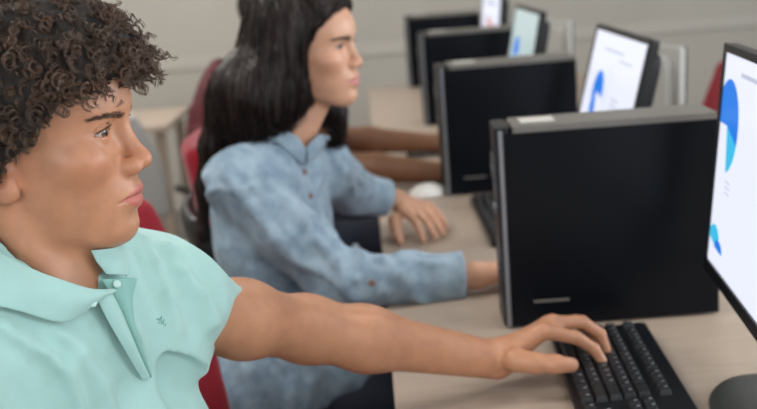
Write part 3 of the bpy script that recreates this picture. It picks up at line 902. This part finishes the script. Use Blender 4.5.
# ================================================================== the third student, behind her
def make_third():
    base = np.array([-.44, 3.2, 0])
    HT = Head(np.array([-.235, 3.13, 1.20]), math.radians(-8), 0)
    Nt = np.array([-.300, 3.12, 1.055]); Ft = np.array([1., -.05, 0]); Lt = np.array([.05, 1, 0]); TT = np.stack([Ft, Lt, Z3], 1)
    S1 = Nt+Lt*.17-.06*Ft-.03*Z3; S2 = Nt-Lt*.17-.06*Ft-.03*Z3
    E1 = at(335, 139, 3.42); W1 = at(436, 143, 3.40); E2 = at(340, 166, 3.0); W2 = at(448, 175, 2.93)
    for q in (W1, W2): q[2] = max(q[2], .772)
    F1, T1 = flat_hand(W1, 1, -.15, 1, 1); F2, T2 = flat_hand(W2, 1, .12, 1, -1)
    def torso(P):
        d = ell(P, Nt-.10*Ft-.17*Z3, (.11, .165, .20), TT)
        d = smin(d, ell(P, Nt-.10*Ft-.42*Z3, (.115, .155, .23), TT), .06)
        d = smin(d, ell(P, Nt-.078*Ft-.055*Z3, (.070, .115, .075), TT), .04)
        for S in (S1, S2): d = smin(d, cone(P, Nt-.08*Ft-.02*Z3, S, .052, .052), .05)
        return d
    def skin(P):
        d = smin(HT(P), cone(P, HT.world((-.012, 0, -.055)), Nt-.068*Ft-.02*Z3, .052, .055), .016)
        d = smin(d, torso(P)+.004, .02)
        for S, E, W, f, t in ((S1, E1, W1, F1, T1), (S2, E2, W2, F2, T2)):
            d = smin(d, smin(chain(P, [S, E, E+(W-E)*.35, W], [.046, .040, .041, .028], .02), hand(P, W, None, f, t), .012), .02)
        return np.maximum(d, .5-P[:, 2])
    V, Q = surf(skin, (-.62, 2.66, .48), (.42, 3.60, 1.36), .0055, slack=1.6)
    me = raw_mesh('person', V-base, Q); paint(me, V, HT.tint)
    body = link('person', me, M_skin_dark, None, base)
    tag(body, 'student in burgundy, hidden behind the long haired girl except bare brown forearms', 'person')
    def shirt(P):
        d = torso(P)
        for S, E in ((S1, E1), (S2, E2)): d = smin(d, cone(P, S, S+(E-S)*.45, .056, .056), .03)
        d = d-.006+folds(P, [.3, .1, -1], 5, 18, .008, 41)
        nk = cone(P, Nt-.068*Ft+.02*Z3, HT.world((-.012, 0, 0)), .060, .062)
        return np.maximum(smax(d, -nk, .004), .56-P[:, 2])
    V, Q = surf(shirt, (-.66, 2.78, .54), (.0, 3.56, 1.12), .007)
    link('t_shirt', raw_mesh('t_shirt', V-base, Q), M_burg, body)
    def hair(P):
        L = HT.loc(P); d = ell(L, (-.004, 0, .050), (.108, .086, .096))
        return smax(d, hairline(L[:, 0])-L[:, 2], .01)+.003*vnoise(P, 60, 3)
    V, Q = surf(hair, HT.O-[.15, .13, .10], HT.O+[.15, .13, .17], .005)
    link('hair', raw_mesh('hair', V-base, Q), M_hair_girl, body)
    for side in (-1, 1): eyeball(HT, side, M_eye_girl, body, base)
    A1 = Nt-.12*Ft+.09*Lt-.50*Z3; A2 = Nt-.12*Ft-.09*Lt-.50*Z3
    def legs(P):
        d = ell(P, (A1+A2)/2, (.13, .17, .11), TT)
        for A in (A1, A2):
            K = A+np.array([.43, 0, .02]); d = smin(d, chain(P, [A, K, K+[0, 0, -.43]], [.085, .062, .045], .02), .02)
            d = smin(d, cone(P, K+[0, 0, -.48], K+[.12, 0, -.50], .042, .036), .02)
        return np.maximum(d, .001-P[:, 2])
    V, Q = surf(legs, (-.70, 2.85, .0), (.30, 3.40, .68), .012)
    link('trousers', raw_mesh('trousers', V-base, Q), M_navy, body)
# ================================================================== room and furniture
M_wall = mat('wall_paint', (.45, .42, .37), rough=.85, var=.06, vscale=1.5, bump=.1, bscale=120)
M_wall_low = mat('wall_lower_paint', (.33, .30, .26), rough=.8, var=.08, vscale=1.2)
M_rail = mat('rail_paint', (.47, .44, .39), rough=.6)
M_ceil = mat('ceiling_paint', (.7, .69, .66), rough=.9)
M_floor = mat('floor_vinyl', (.17, .155, .14), rough=.5, var=.15, vscale=3)
M_desk = mat('beige_laminate', (.43, .345, .275), rough=.42, var=.10, vscale=14, stretch=(1, 8, 1), bump=.03, bscale=400, spec=.4)
M_edge = mat('desk_edging', (.33, .26, .20), rough=.5)
M_black = mat('black_plastic', (.006, .007, .009), rough=.38, spec=.4, bump=.06, bscale=900)
M_panel = mat('black_side_panel', (.0035, .0045, .007), rough=.26, spec=.15, bump=.04, bscale=500)
M_key = mat('key_plastic', (.012, .013, .015), rough=.45)
M_legend = mat('key_legend', (.30, .30, .32), rough=.6)
M_lit_case_grey = mat('grey_steel_case', (.16, .15, .135), rough=.5, metal=.2, bump=.1, bscale=700)  # light reflected by the top painted in as grey; specification strip shares it
M_silver = mat('silver_plastic', (.24, .25, .27), rough=.32, metal=.5)
M_light_grey = mat('light_grey_plastic', (.44, .44, .42), rough=.5)
M_base = mat('dark_grey_plastic', (.045, .050, .048), rough=.4)
M_sticker = mat('paper_sticker', (.55, .53, .49), rough=.6)
M_red = mat('red_fabric', (.26, .010, .020), rough=.9, bump=.6, bscale=500, sheen=.2, spec=.2)
M_grey_fab = mat('grey_fabric', (.34, .33, .315), rough=.9, bump=.5, bscale=400)
M_chrome = mat('brushed_steel', (.5, .5, .5), rough=.25, metal=1)
M_screen = mat('screen_white', (.02, .02, .02), rough=.3, emis=(.80, .83, .95), estr=1.0)
M_screen_g = mat('screen_pale_green', (.02, .02, .02), rough=.3, emis=(.62, .78, .78), estr=.75)
M_sblue = mat('screen_blue', (.01, .02, .05), rough=.3, emis=(.012, .20, .78), estr=.95)
M_scyan = mat('screen_cyan', (.01, .05, .06), rough=.3, emis=(.05, .50, .80), estr=.95)
M_sgrey = mat('screen_grey', (.03, .03, .03), rough=.3, emis=(.50, .54, .66), estr=.95)
M_sorange = mat('screen_orange', (.03, .02, .02), rough=.3, emis=(.75, .36, .30), estr=.9)
M_white = mat('white_plastic', (.70, .68, .64), rough=.35)
M_glow = mat('lamp_diffuser', (.9, .9, .9), emis=(1, .98, .94), estr=1.5)
M_frame = mat('window_frame_paint', (.75, .75, .73), rough=.5)

def struct(name, c, s, m, bev=0):
    return tag(box(name, (0, 0, 0), s, m, loc=c, bev=bev), kind='structure')
XL, XR, YN, YF, ZC = -3.2, 3.6, -2.6, 6.35, 2.8
LAMPS = [(-1.5, -1.2), (1.3, -1.2), (-1.5, 1.5), (1.3, 1.5), (-1.5, 4.3), (1.3, 4.3)]
def make_room():
    struct('floor', ((XL+XR)/2, (YN+YF)/2, -.05), (XR-XL, YF-YN, .1), M_floor)
    struct('ceiling', ((XL+XR)/2, (YN+YF)/2, ZC+.05), (XR-XL, YF-YN, .1), M_ceil)
    struct('wall_back', ((XL+XR)/2, YF+.05, ZC/2), (XR-XL+.2, .1, ZC), M_wall)
    struct('wall_left', (XL-.05, (YN+YF)/2, ZC/2), (.1, YF-YN, ZC), M_wall)
    def holed(name, axis, pos, a0, a1, holes):
        bm = bmesh.new(); z0, z1 = .95, 2.35
        segs = []; p = a0
        for h0, h1 in holes: segs.append((p, h0)); p = h1
        segs.append((p, a1))
        def b(u0, u1, w0, w1):
            c = ((u0+u1)/2, (w0+w1)/2); s = (u1-u0, w1-w0)
            if axis == 'x': add_box(bm, (pos, c[0], c[1]), (.1, s[0], s[1]))
            else: add_box(bm, (c[0], pos, c[1]), (s[0], .1, s[1]))
        b(a0, a1, 0, z0); b(a0, a1, z1, ZC)
        for u0, u1 in segs: b(u0, u1, z0, z1)
        tag(bm_obj(name, bm, M_wall), kind='structure')
    hr = [(-1.6, .6), (1.2, 3.2), (3.8, 5.6)]
    holed('wall_right', 'x', XR+.05, YN, YF, hr)
    hf = [(-2.4, -.4), (.4, 2.6)]
    holed('wall_front', 'y', YN-.05, XL, XR, hf)
    k = 0
    for ax, pos, hs in (('x', XR+.05, hr), ('y', YN-.05, hf)):
        for u0, u1 in hs:
            k += 1; bm = bmesh.new()
            for a, b, c, d in ((u0, u1, .95, 1.0), (u0, u1, 2.3, 2.35), (u0, u0+.05, .95, 2.35), (u1-.05, u1, .95, 2.35), ((u0+u1)/2-.02, (u0+u1)/2+.02, .95, 2.35)):
                cc, ss = ((a+b)/2, (c+d)/2), (b-a, d-c)
                if ax == 'x': add_box(bm, (pos, cc[0], cc[1]), (.06, ss[0], ss[1]))
                else: add_box(bm, (cc[0], pos, cc[1]), (ss[0], .06, ss[1]))
            tag(bm_obj('window_%d' % k, bm, M_frame), kind='structure')
    # dado rail and skirting on the far wall
    struct('trim_1', ((XL+XR)/2, YF-.006, .845), (XR-XL, .012, .07), M_rail, .005)
    struct('baseboard_back', ((XL+XR)/2, YF-.01, .05), (XR-XL, .02, .10), M_rail, .003)
    struct('baseboard_left', (XL+.01, (YN+YF)/2, .05), (.02, YF-YN-.1, .10), M_rail, .003)
    # ceiling lamps
    first = None
    for i, (x, y) in enumerate(LAMPS):
        if first is None:
            first = empty('ceiling_lamp', (x, y, ZC))
            bm = bmesh.new()
            for cx, cy, sx, sy in ((0, .31, 1.24, .02), (0, -.31, 1.24, .02), (.61, 0, .02, .60), (-.61, 0, .02, .60)): add_box(bm, (cx, cy, -.025), (sx, sy, .05))
            bm_obj('frame', bm, M_frame, first)
            box('diffuser', (0, 0, -.02), (1.2, .6, .02), M_glow, first); o = first
        else:
            o = copy_tree(first); o.location = (x, y, ZC)
        tag(o, 'rectangular white ceiling lamp panel, out of the picture above the room', 'ceiling lamp', 'ceiling lamps')

def make_desk():
    x0, x1, y0, y1 = .004, 1.05, .55, 5.36
    d = empty('desk', ((x0+x1)/2, (y0+y1)/2, 0)); L = Vector(d.location)
    tag(d, 'long beige laminate desk carrying the row of computers', 'desk')
    box('desktop', ((x0+x1)/2-L.x, 0, .7275), (x1-x0, y1-y0, .025), M_desk, d, bev=.003)
    for y in (.60, 1.75, 2.90, 4.05, 5.30):
        bm = bmesh.new(); add_box(bm, (0, y-L.y, .3575), (x1-x0-.20, .03, .715)); bm_obj('leg_panel', bm, M_edge, d, bev=.002)
    box('modesty_panel', (0, 0, .50), (.02, y1-y0-.12, .40), M_edge, d)

def make_keyboard():
    k = empty('keyboard')
    bm = bmesh.new(); rounded_slab(bm, .150, .445, .014, .010, Matrix.Rotation(-.06, 4, 'Y') @ Matrix.Translation((0, 0, .006)))
    bm_obj('case', bm, M_black, k, bev=.002)
    T = Matrix.Rotation(-.06, 4, 'Y')
    def key(cx, cy, w, h, legend=True):
        # x from the space bar edge to the back, y: left end of the keyboard is +y
        bm = bmesh.new(); r = bmesh.ops.create_cube(bm, size=1)
        for v in r['verts']:
            top = v.co.z > 0
            v.co = Vector((v.co.x*(h-.0022-(.0035 if top else 0)), v.co.y*(w-.0022-(.0035 if top else 0)), (.0085 if top else 0)))
        bmesh.ops.transform(bm, matrix=T @ Matrix.Translation((cx, cy, .0195)), verts=bm.verts)
        o = bm_obj('key', bm, M_key, k, bev=.0009, seg=2)
        if legend:
            b2 = bmesh.new(); add_box(b2, (cx+.0025, cy+.0025, .02815), (.0040, .0024, .0002), M=T)
            lg = bm_obj('key_legend', b2, M_legend, o)
        return o
    U = .019
    rows = [  # (x, list of (width units, gap before))
        (-.058, [(1.25, 0), (1.25, 0), (1.25, 0), (6.25, 0), (1.25, 0), (1.25, 0), (1.25, 0), (1.25, 0)]),
        (-.039, [(2.25, 0)]+[(1, 0)]*10+[(2.75, 0)]),
        (-.020, [(1.75, 0)]+[(1, 0)]*11+[(2.25, 0)]),
        (-.001, [(1.5, 0)]+[(1, 0)]*12+[(1.5, 0)]),
        (.018, [(1, 0)]*13+[(2, 0)]),
        (.045, [(1, 0), (1, 1)]+[(1, 0)]*3+[(1, .5)]+[(1, 0)]*3+[(1, .5)]+[(1, 0)]*3)]
    for x, ks in rows:
        y = .214
        for w, g in ks:
            y -= g*U; key(x, y-w*U/2, w*U, U, w < 2); y -= w*U
    for r_, x in enumerate((-.058, -.039, -.020, -.001, .018)):
        for c in range(3):
            if (r_ == 0 or r_ >= 3 or (r_ == 1 and c == 1)): key(x, -.0935-c*U, U, U)
        for c in range(4):
            key(x, -.155-c*.0165, .0165, U)
    return k

def make_tower(H=.338, D=.3527, T=.0987):
    t = empty('desktop_computer')
    box('chassis', (D/2+.014, T/2+.0015, H/2+.004), (D-.028, T-.003, H-.008), M_lit_case_grey, t, bev=.003)
    box('side_panel', (D/2+.008, .0012, H/2-.004), (D-.016, .0026, H-.016), M_panel, t, bev=.001)
    # curved front bezel facing the students
    bm = bmesh.new(); rounded_slab(bm, .024, T-.008, H-.004, .006, Matrix.Translation((.012, T/2+.003, .002))); bm_obj('front_bezel', bm, M_black, t, bev=.0015, smooth=False)
    bm = bmesh.new(); rounded_slab(bm, .0075, .0085, H-.010, .0030, Matrix.Translation((.0075, .0030, .003))); bm_obj('silver_trim', bm, M_silver, t, bev=.0008)
    box('drive_door', (-.0008, T/2+.006, H-.075), (.003, T-.030, .042), M_base, t, bev=.001)
    box('drive_slot', (-.0028, T/2+.006, H-.075), (.0012, T-.040, .003), M_silver, t)
    bm = bmesh.new(); lathe(bm, [(.008, 0), (.008, .003), (.006, .004), (.0005, .004)], 20, Matrix.Translation((.0005, T/2, H-.14)) @ Matrix.Rotation(-PI/2, 4, 'Y')); bm_obj('power_button', bm, M_silver, t, smooth=True)
    for z in (.10, .088): box('usb_port', (-.0008, T/2, z), (.0024, .013, .005), M_base, t)
    box('label_sticker', (.072, T*.52, H+.0003), (.055, T*.52, .0008), M_sticker, t)
    box('specification_strip', (.078, -.0005, .045), (.058, .0012, .004), M_lit_case_grey, t)
    for x in (.06, D-.06):
        for y in (.02, T-.02): box('foot', (x, y, .002), (.02, .012, .004), M_black, t)
    return t

def make_monitor(hc, w=.50, h=.290, tilt=.098, content='pie', m_screen=None, back=None, border=.013):
    m_screen = m_screen or M_screen; back = back or M_black
    m = empty('monitor')
    T = Matrix.Translation((0, 0, hc)) @ Matrix.Rotation(tilt, 4, 'Y') @ Matrix.Rotation(-PI/2, 4, 'Z') @ Matrix.Rotation(PI/2, 4, 'X')
    # in the plane frame: x runs to the viewer's right, y up, +z towards the viewer
    bm = bmesh.new()
    W, Hh = w+2*border, h+2*border+.006
    rounded_slab(bm, W, Hh, .016, .010, T @ Matrix.Translation((0, -.003, -.018)))
    rounded_slab(bm, W*.86, Hh*.80, .022, .03, T @ Matrix.Translation((0, 0, -.040)))
    bm_obj('housing', bm, back, m, bev=.003)
    bm = bmesh.new()
    for cx, cy, sx, sy in ((0, h/2+border/2, W-.004, border-.001), (0, -h/2-border/2-.003, W-.004, border+.005), (w/2+border/2, 0, border-.001, h), (-w/2-border/2, 0, border-.001, h)):
        add_box(bm, (cx, cy, .0), (sx, sy, .006), M=T)
    bm_obj('bezel', bm, M_black, m, bev=.001)
    bm = bmesh.new(); add_box(bm, (0, 0, -.0015), (w, h, .003), M=T)
    scr = bm_obj('screen', bm, m_screen, m)
    def wedge(name, cx, cy, r, a0, a1, mm, z=.0004, ry=1.0):
        bm = bmesh.new(); n = 24; pts = [(cx, cy)]+[(cx+r*math.cos(a0+(a1-a0)*i/n), cy+ry*r*math.sin(a0+(a1-a0)*i/n)) for i in range(n+1)]
        vs = [bm.verts.new((min(max(x, -w/2), w/2), y, z)) for x, y in pts]; bm.faces.new(vs)
        bmesh.ops.transform(bm, matrix=T, verts=bm.verts); bm_obj(name, bm, mm, scr)
    def bar(name, cx, cy, sx, sy, mm, rot=0):
        bm = bmesh.new(); add_box(bm, (cx, cy, .0004), (sx, sy, .0004), rot, M=T); bm_obj(name, bm, mm, scr)
    if content == 'near':
        cx, cy = -w/2+.045, h/2-.100
        wedge('pie_slice', cx, cy, .066, -.30, PI/2, M_sblue); wedge('pie_slice', cx, cy, .066, -1.35, -.30, M_scyan)
        wedge('pie_slice', cx, cy, .066, PI/2, PI, M_sblue)
        for dy in (-.075, -.083, -.091): bar('text_line', cx+.035, cy+dy, .030, .0022, M_sgrey)
        bar('title_line', -.02, h/2-.022, .26, .006, M_sgrey)
        wedge('wave_chart', -w/2+.030, -h/2+.030, .036, .5, 2.9, M_scyan, ry=.8); wedge('wave_chart', -w/2+.060, -h/2+.026, .026, .0, 3.0, M_sblue, .0006, ry=.6)
        for i in range(5): bar('chart_bar', .06+.03*i, -.02+.006*i, .014, .06+.018*(i % 3), M_sblue if i % 2 else M_scyan)
        wedge('pie_slice', .14, .07, .032, .4, 5.6, M_scyan)
    elif content == 'pie':
        cx, cy = -w*.22, .012
        wedge('pie_slice', cx, cy, .054, -.2, 4.0, M_sblue, ry=.9); wedge('pie_slice', cx-.006, cy-.012, .050, 3.5, 5.2, M_sblue, ry=1.3)
        bar('chart_line', -.015, .035, .004, .09, M_sgrey); bar('chart_line', -.035, .01, .004, .05, M_sgrey)
        for dy in (0, .012, .024): bar('text_line', .07, -.01+dy, .075, .004, M_sgrey)
        bar('title_line', -.03, h/2-.035, .20, .005, M_sgrey); bar('title_line', .10, h/2-.05, .12, .004, M_sgrey)
        bar('text_line', -.02, -h/2+.03, .34, .005, M_sgrey)
    elif content == 'orange':
        bar('chart_bar', -.05, .01, .09, .07, M_sorange); bar('chart_bar', .06, -.02, .08, .09, M_sorange); bar('title_line', 0, h/2-.04, .26, .02, M_sgrey)
    # stand
    bm = bmesh.new(); add_box(bm, (.045, 0, hc*.52), (.022, .060, hc*.96)); bm_obj('stand_neck', bm, M_black, m, bev=.004)
    bm = bmesh.new(); tube(bm, [(.040, -.035, hc), (.040, .035, hc)], .014, 14); bm_obj('hinge', bm, M_black, m, smooth=True)
    bm = bmesh.new(); lathe(bm, [(.108, 0), (.110, .004), (.106, .009), (.088, .0125), (.02, .015), (.0005, .015)], 48, Matrix.Translation((.02, 0, 0)) @ Matrix.Diagonal((.74, 1.08, 1, 1)))
    bm_obj('stand_base', bm, M_base, m, smooth=True)
    bm = bmesh.new(); tube(bm, [(.065+.10*(1-math.cos(u*1.3)), .03+.05*u+.10*u*u, .004+(hc-.06)*(1-u)**2.2) for u in [k/14 for k in range(15)]], .003, 6); bm_obj('video_cable', bm, M_black, m, smooth=True)
    return m

def rbox(P, c, s, r):
    q = np.abs(P-np.asarray(c, float))-np.asarray(s, float)/2+r
    return np.linalg.norm(np.maximum(q, 0), axis=1)+np.minimum(q.max(1), 0)-r
def make_chair(fab, name='swivel_chair'):
    c = empty(name)
    def back(P):
        Q = P.copy(); Q[:, 0] = Q[:, 0]+.9*Q[:, 1]**2*-1+.15*(Q[:, 2]-.80)+.25
        taper = 1-.25*sstep(.80, 1.02, P[:, 2]); Q[:, 1] = Q[:, 1]/taper
        return rbox(Q, (0, 0, .80), (.055, .43, .42), .027)*.85
    def cushion(P):
        Q = P.copy(); Q[:, 2] = Q[:, 2]+.25*Q[:, 1]**2*-1
        return smin(rbox(Q, (.02, 0, .465), (.46, .46, .07), .034), ell(P, (.0, 0, .46), (.2, .2, .04)), .03)
    V, Q = surf(back, (-.42, -.28, .55), (-.08, .28, 1.06), .010); link('backrest', raw_mesh('backrest', V, Q), fab, c)
    def shell(P):
        R = P.copy(); R[:, 0] += .030
        return smax(smax(back(R)-.004, -(back(P)-.001), .004), P[:, 2]-.88, .03)
    V, Q = surf(shell, (-.46, -.28, .54), (-.08, .28, 1.07), .010); link('back_shell', raw_mesh('back_shell', V, Q), M_black, c)
    V, Q = surf(cushion, (-.25, -.27, .40), (.29, .27, .54), .010); link('seat', raw_mesh('seat', V, Q), fab, c)
    bm = bmesh.new(); rounded_slab(bm, .42, .42, .02, .06, Matrix.Translation((.02, 0, .415))); bm_obj('seat_pan', bm, M_black, c, bev=.004)
    bm = bmesh.new(); tube(bm, [(-.05, 0, .40), (-.24, 0, .40), (-.31, 0, .46), (-.315, 0, .66)], [.018, .018, .018, .014], 10); bm_obj('back_bracket', bm, M_black, c, smooth=True)
    bm = bmesh.new(); tube(bm, [(0, 0, .10), (0, 0, .42)], .022, 16); bm_obj('gas_lift', bm, M_black, c, smooth=True)
    for k in range(5):
        a = 2*PI*k/5+.3; ca, sa = math.cos(a), math.sin(a)
        bm = bmesh.new(); tube(bm, [(0, 0, .115), (.15*ca, .15*sa, .10), (.29*ca, .29*sa, .075)], [.026, .020, .013], 8); l = bm_obj('base_spoke', bm, M_black, c, smooth=True)
        bm = bmesh.new(); tube(bm, [(.29*ca-.022*sa, .29*sa+.022*ca, .028), (.29*ca+.022*sa, .29*sa-.022*ca, .028)], .027, 16); bm_obj('caster', bm, M_black, l, smooth=True)
    return c

def make_mouse(name, m1, m2):
    o = empty(name)
    V, Q = surf(lambda P: np.maximum(ell(P, (0, 0, .002), (.055, .031, .034)), .001-P[:, 2]), (-.07, -.045, -.01), (.07, .045, .05), .003)
    link('shell', raw_mesh('shell', V, Q), m1, o)
    bm = bmesh.new(); tube(bm, [(.030, -.003, .028), (.030, .003, .028)], .008, 12); bm_obj('scroll_wheel', bm, m2, o, smooth=True)
    bm = bmesh.new(); tube(bm, [(.052, 0, .012), (.09, .01, .004), (.16, .05, .003), (.24, .04, .003)], .0018, 6); bm_obj('cable', bm, m2, o, smooth=True)
    return o

def furnish():
    make_desk()
    # --- towers
    pos = [(.1967, 1.732, -.0891*0-.02), (.180, 2.7825, .0442), (.200, 4.0087, .0216), (.198, 5.2316, .0008)]
    labels = ['black desktop computer standing upright nearest the camera, white sticker on its grey top',
              'black desktop computer upright on the desk, second in the row, girl reaching beside it',
              'black desktop computer upright on the desk, third in the row, partly behind the second',
              'black desktop computer upright on the desk, farthest in the row, against the wall']
    t0 = make_tower()
    for i, (x, y, r) in enumerate(pos):
        t = t0 if i == 0 else copy_tree(t0)
        t.location = (x, y, .740); t.rotation_euler = (0, 0, r)
        tag(t, labels[i], 'computer', 'upright desktop computers along the desk')
    # --- monitors facing the students
    def place(mon, px, py, Y, yaw, tl, label, group='monitors facing the students', w=.50, h=.290, tilt=.098):
        # far top corner of the screen as seen from the camera, dropped to the desk
        c = at(px, py, Y); cy, sy = math.cos(yaw), math.sin(yaw)
        lx, ly = math.sin(tilt)*h/2, w/2
        mon.location = (c[0]-(cy*lx-sy*ly), c[1]-(sy*lx+cy*ly), .740); mon.rotation_euler = (0, 0, yaw)
        tag(mon, label, 'monitor', group)
    def hc(px, py, Y, h=.290, tilt=.098): return at(px, py, Y)[2]-.740-math.cos(tilt)*h/2
    place(make_monitor(hc(727, 52, 1.58, h=.306), h=.306, content='near'), 727, 52, 1.58, math.radians(-6), 0, h=.306, label='black monitor cut by the right picture edge, blue and cyan pie chart on screen')
    place(make_monitor(hc(598, 29, 2.62, tilt=.25), tilt=.25), 598, 29, 2.62, math.radians(-1), 0, tilt=.25, label='black monitor showing a small blue pie chart, behind the nearest upright computer')
    place(make_monitor(hc(516, 8, 3.75, tilt=.2), m_screen=M_screen_g, tilt=.2), 516, 8, 3.75, math.radians(0), 0, tilt=.2, label='monitor with a pale greenish screen and blue blot, third in the row')
    place(make_monitor(hc(483, -8, 5.0), content='orange'), 483, -8, 5.0, math.radians(2), 0, 'farthest small monitor with an orange and lavender screen')
    # --- monitors of the opposite row, seen from behind
    for i, (px, py, Y) in enumerate(((688, 46, 2.75), (574, 20, 4.05))):
        c = at(px, py, Y)
        m = make_monitor(c[2]-.740-.150, w=.40, h=.27, tilt=-.03, content='', back=M_light_grey)
        m.location = (c[0]-.055, c[1]+.21, .740); m.rotation_euler = (0, 0, PI+math.radians(13))
        tag(m, ['light grey monitor back beside the second screen, turned to the other side',
                'light grey monitor back beside the pale green screen, turned to the other side'][i], 'monitor', 'monitors of the opposite row')
    # --- keyboards
    k0 = make_keyboard()
    a = atz(468, 199, .75); b = atz(493, 252, .75)
    ang2 = math.atan2(-(a[0]-b[0]), a[1]-b[1])
    k2c = (a+b)/2
    ks = [(.322, 1.432, -.055), (k2c[0]+.08, a[1]-.225, ang2), (.33, 3.62, .02), (.33, 4.80, 0)]
    kl = ['black keyboard under the hand of the boy in the mint shirt', 'black keyboard behind the nearest upright computer, used by the denim shirted girl',
          'black keyboard hidden behind the second upright computer', 'black keyboard in front of the farthest upright computer']
    for i, (x, y, r) in enumerate(ks):
        if i == 2 or i == 3: continue
        k = k0 if i == 0 else copy_tree(k0)
        k.location = (x, y, .7405); k.rotation_euler = (0, 0, r)
        tag(k, kl[i], 'keyboard', 'black keyboards on the desk')
    m = make_mouse('computer_mouse', M_white, M_black); p = atz(434, 190, .75); m.location = (p[0]-.02, p[1]-.03, .7402); m.rotation_euler = (0, 0, .4)
    tag(m, 'small white computer mouse beside the foot of the second upright computer', 'mouse')
    m = make_mouse('computer_mouse', M_base, M_light_grey); p = atz(423, 152, .75); m.location = (p[0], p[1], .7402); m.rotation_euler = (0, 0, .2)
    tag(m, 'dark computer mouse between the brown forearms', 'mouse')
    # --- chairs
    c0 = make_chair(M_red)
    spots = [(-.20, 1.52, -22, 'red swivel chair, empty, between the boy and the denim shirted girl'),
             (-.105, 2.37, 4, 'red swivel chair the denim shirted girl sits on'),
             (-.12, 3.14, 3, 'red swivel chair of the student with bare brown forearms'),
             (.955, 3.62, 178, 'red swivel chair on the far side of the desk, at right'),
             (-.30, .97, -6, 'red swivel chair of the boy in the mint polo, hidden by him')]
    for i, (x, y, a, lb) in enumerate(spots):
        c = c0 if i == 0 else copy_tree(c0)
        c.location = (x, y, 0); c.rotation_euler = (0, 0, math.radians(a)); c.scale = (1, 1, .92 if i == 3 else 1); tag(c, lb, 'chair', 'red swivel chairs')
    g = make_chair(M_grey_fab); g.location = (-.80, 3.55, 0); g.scale = (1, 1, .88); g.rotation_euler = (0, 0, math.radians(-55))
    bm = bmesh.new()
    for s in (-1, 1): pass
    for s in (-1, 1):
        b_ = bmesh.new(); tube(b_, [(.0, s*.22, .42), (.02, s*.27, .50), (.02, s*.27, .66), (-.04, s*.27, .69), (-.20, s*.26, .69)], .016, 10); bm_obj('armrest', b_, M_black, g, smooth=True)
    bm.free()
    tag(g, 'grey swivel chair with black armrests standing by the far wall', 'chair')
    t = empty('side_table', (-1.35, 5.05, 0)); tag(t, 'low beige table near the far wall behind the grey chair', 'table')
    box('tabletop', (0, 0, .705), (.95, .6, .03), M_desk, t, bev=.003)
    for sx in (-1, 1):
        for sy in (-1, 1): box('leg', (sx*.43, sy*.26, .345), (.04, .04, .69), M_edge, t, bev=.003)

LAMP_W = (10, 20, 30, 8, 54, 6)
def lights():
    w = bpy.data.worlds.new('world'); scene.world = w; w.use_nodes = True
    bg = w.node_tree.nodes['Background']; bg.inputs[0].default_value = (.72, .84, 1, 1); bg.inputs[1].default_value = 1.0
    def area(name, loc, tgt, sx, sy, e, col=(1, 1, 1)):
        l = bpy.data.lights.new(name, 'AREA'); l.shape = 'RECTANGLE'; l.size = sx; l.size_y = sy; l.energy = e; l.color = col
        o = bpy.data.objects.new(name, l); COL.objects.link(o); o.location = loc
        o.rotation_euler = (Vector(tgt)-Vector(loc)).to_track_quat('-Z', 'Y').to_euler()
    for (x, y), e in zip(LAMPS, LAMP_W): area('ceiling_lamp_light', (x, y, ZC-.06), (x, y, 0), 1.2, .6, e, (1, .975, .94))
    for i, y in enumerate((-.5, 2.2, 4.7)):
        area('window_daylight', (XR+.12, y, 1.65), (0, y, 1.2), 2.0, 1.35, (60, 75, 14)[i], (.92, .96, 1))
    for x in (-1.4, 1.5): area('window_daylight', (x, YN-.12, 1.65), (x, 0, 1.2), 2.0, 1.35, 46 if x < 0 else 16, (.95, .97, 1))
make_room(); furnish(); lights()
make_boy(); make_girl(); make_third()
# ------------------------------------------------------------------ camera object
cd = bpy.data.cameras.new('camera'); co = bpy.data.objects.new('camera', cd); COL.objects.link(co)
Mc = Matrix(((_R[0], _U[0], -_fw[0]), (_R[1], _U[1], -_fw[1]), (_R[2], _U[2], -_fw[2])))
co.matrix_world = Matrix.Translation(CAM) @ Mc.to_4x4()
cd.sensor_width = 36; cd.lens = 36*F_PX/IW; cd.clip_start = .05
cd.dof.use_dof = True; cd.dof.focus_distance = 1.10; cd.dof.aperture_fstop = 5.0
scene.camera = co
vs = scene.view_settings; vs.view_transform = 'Standard'; vs.look = 'None'; vs.gamma = 1; vs.use_curve_mapping = False
vs.exposure = 0.08
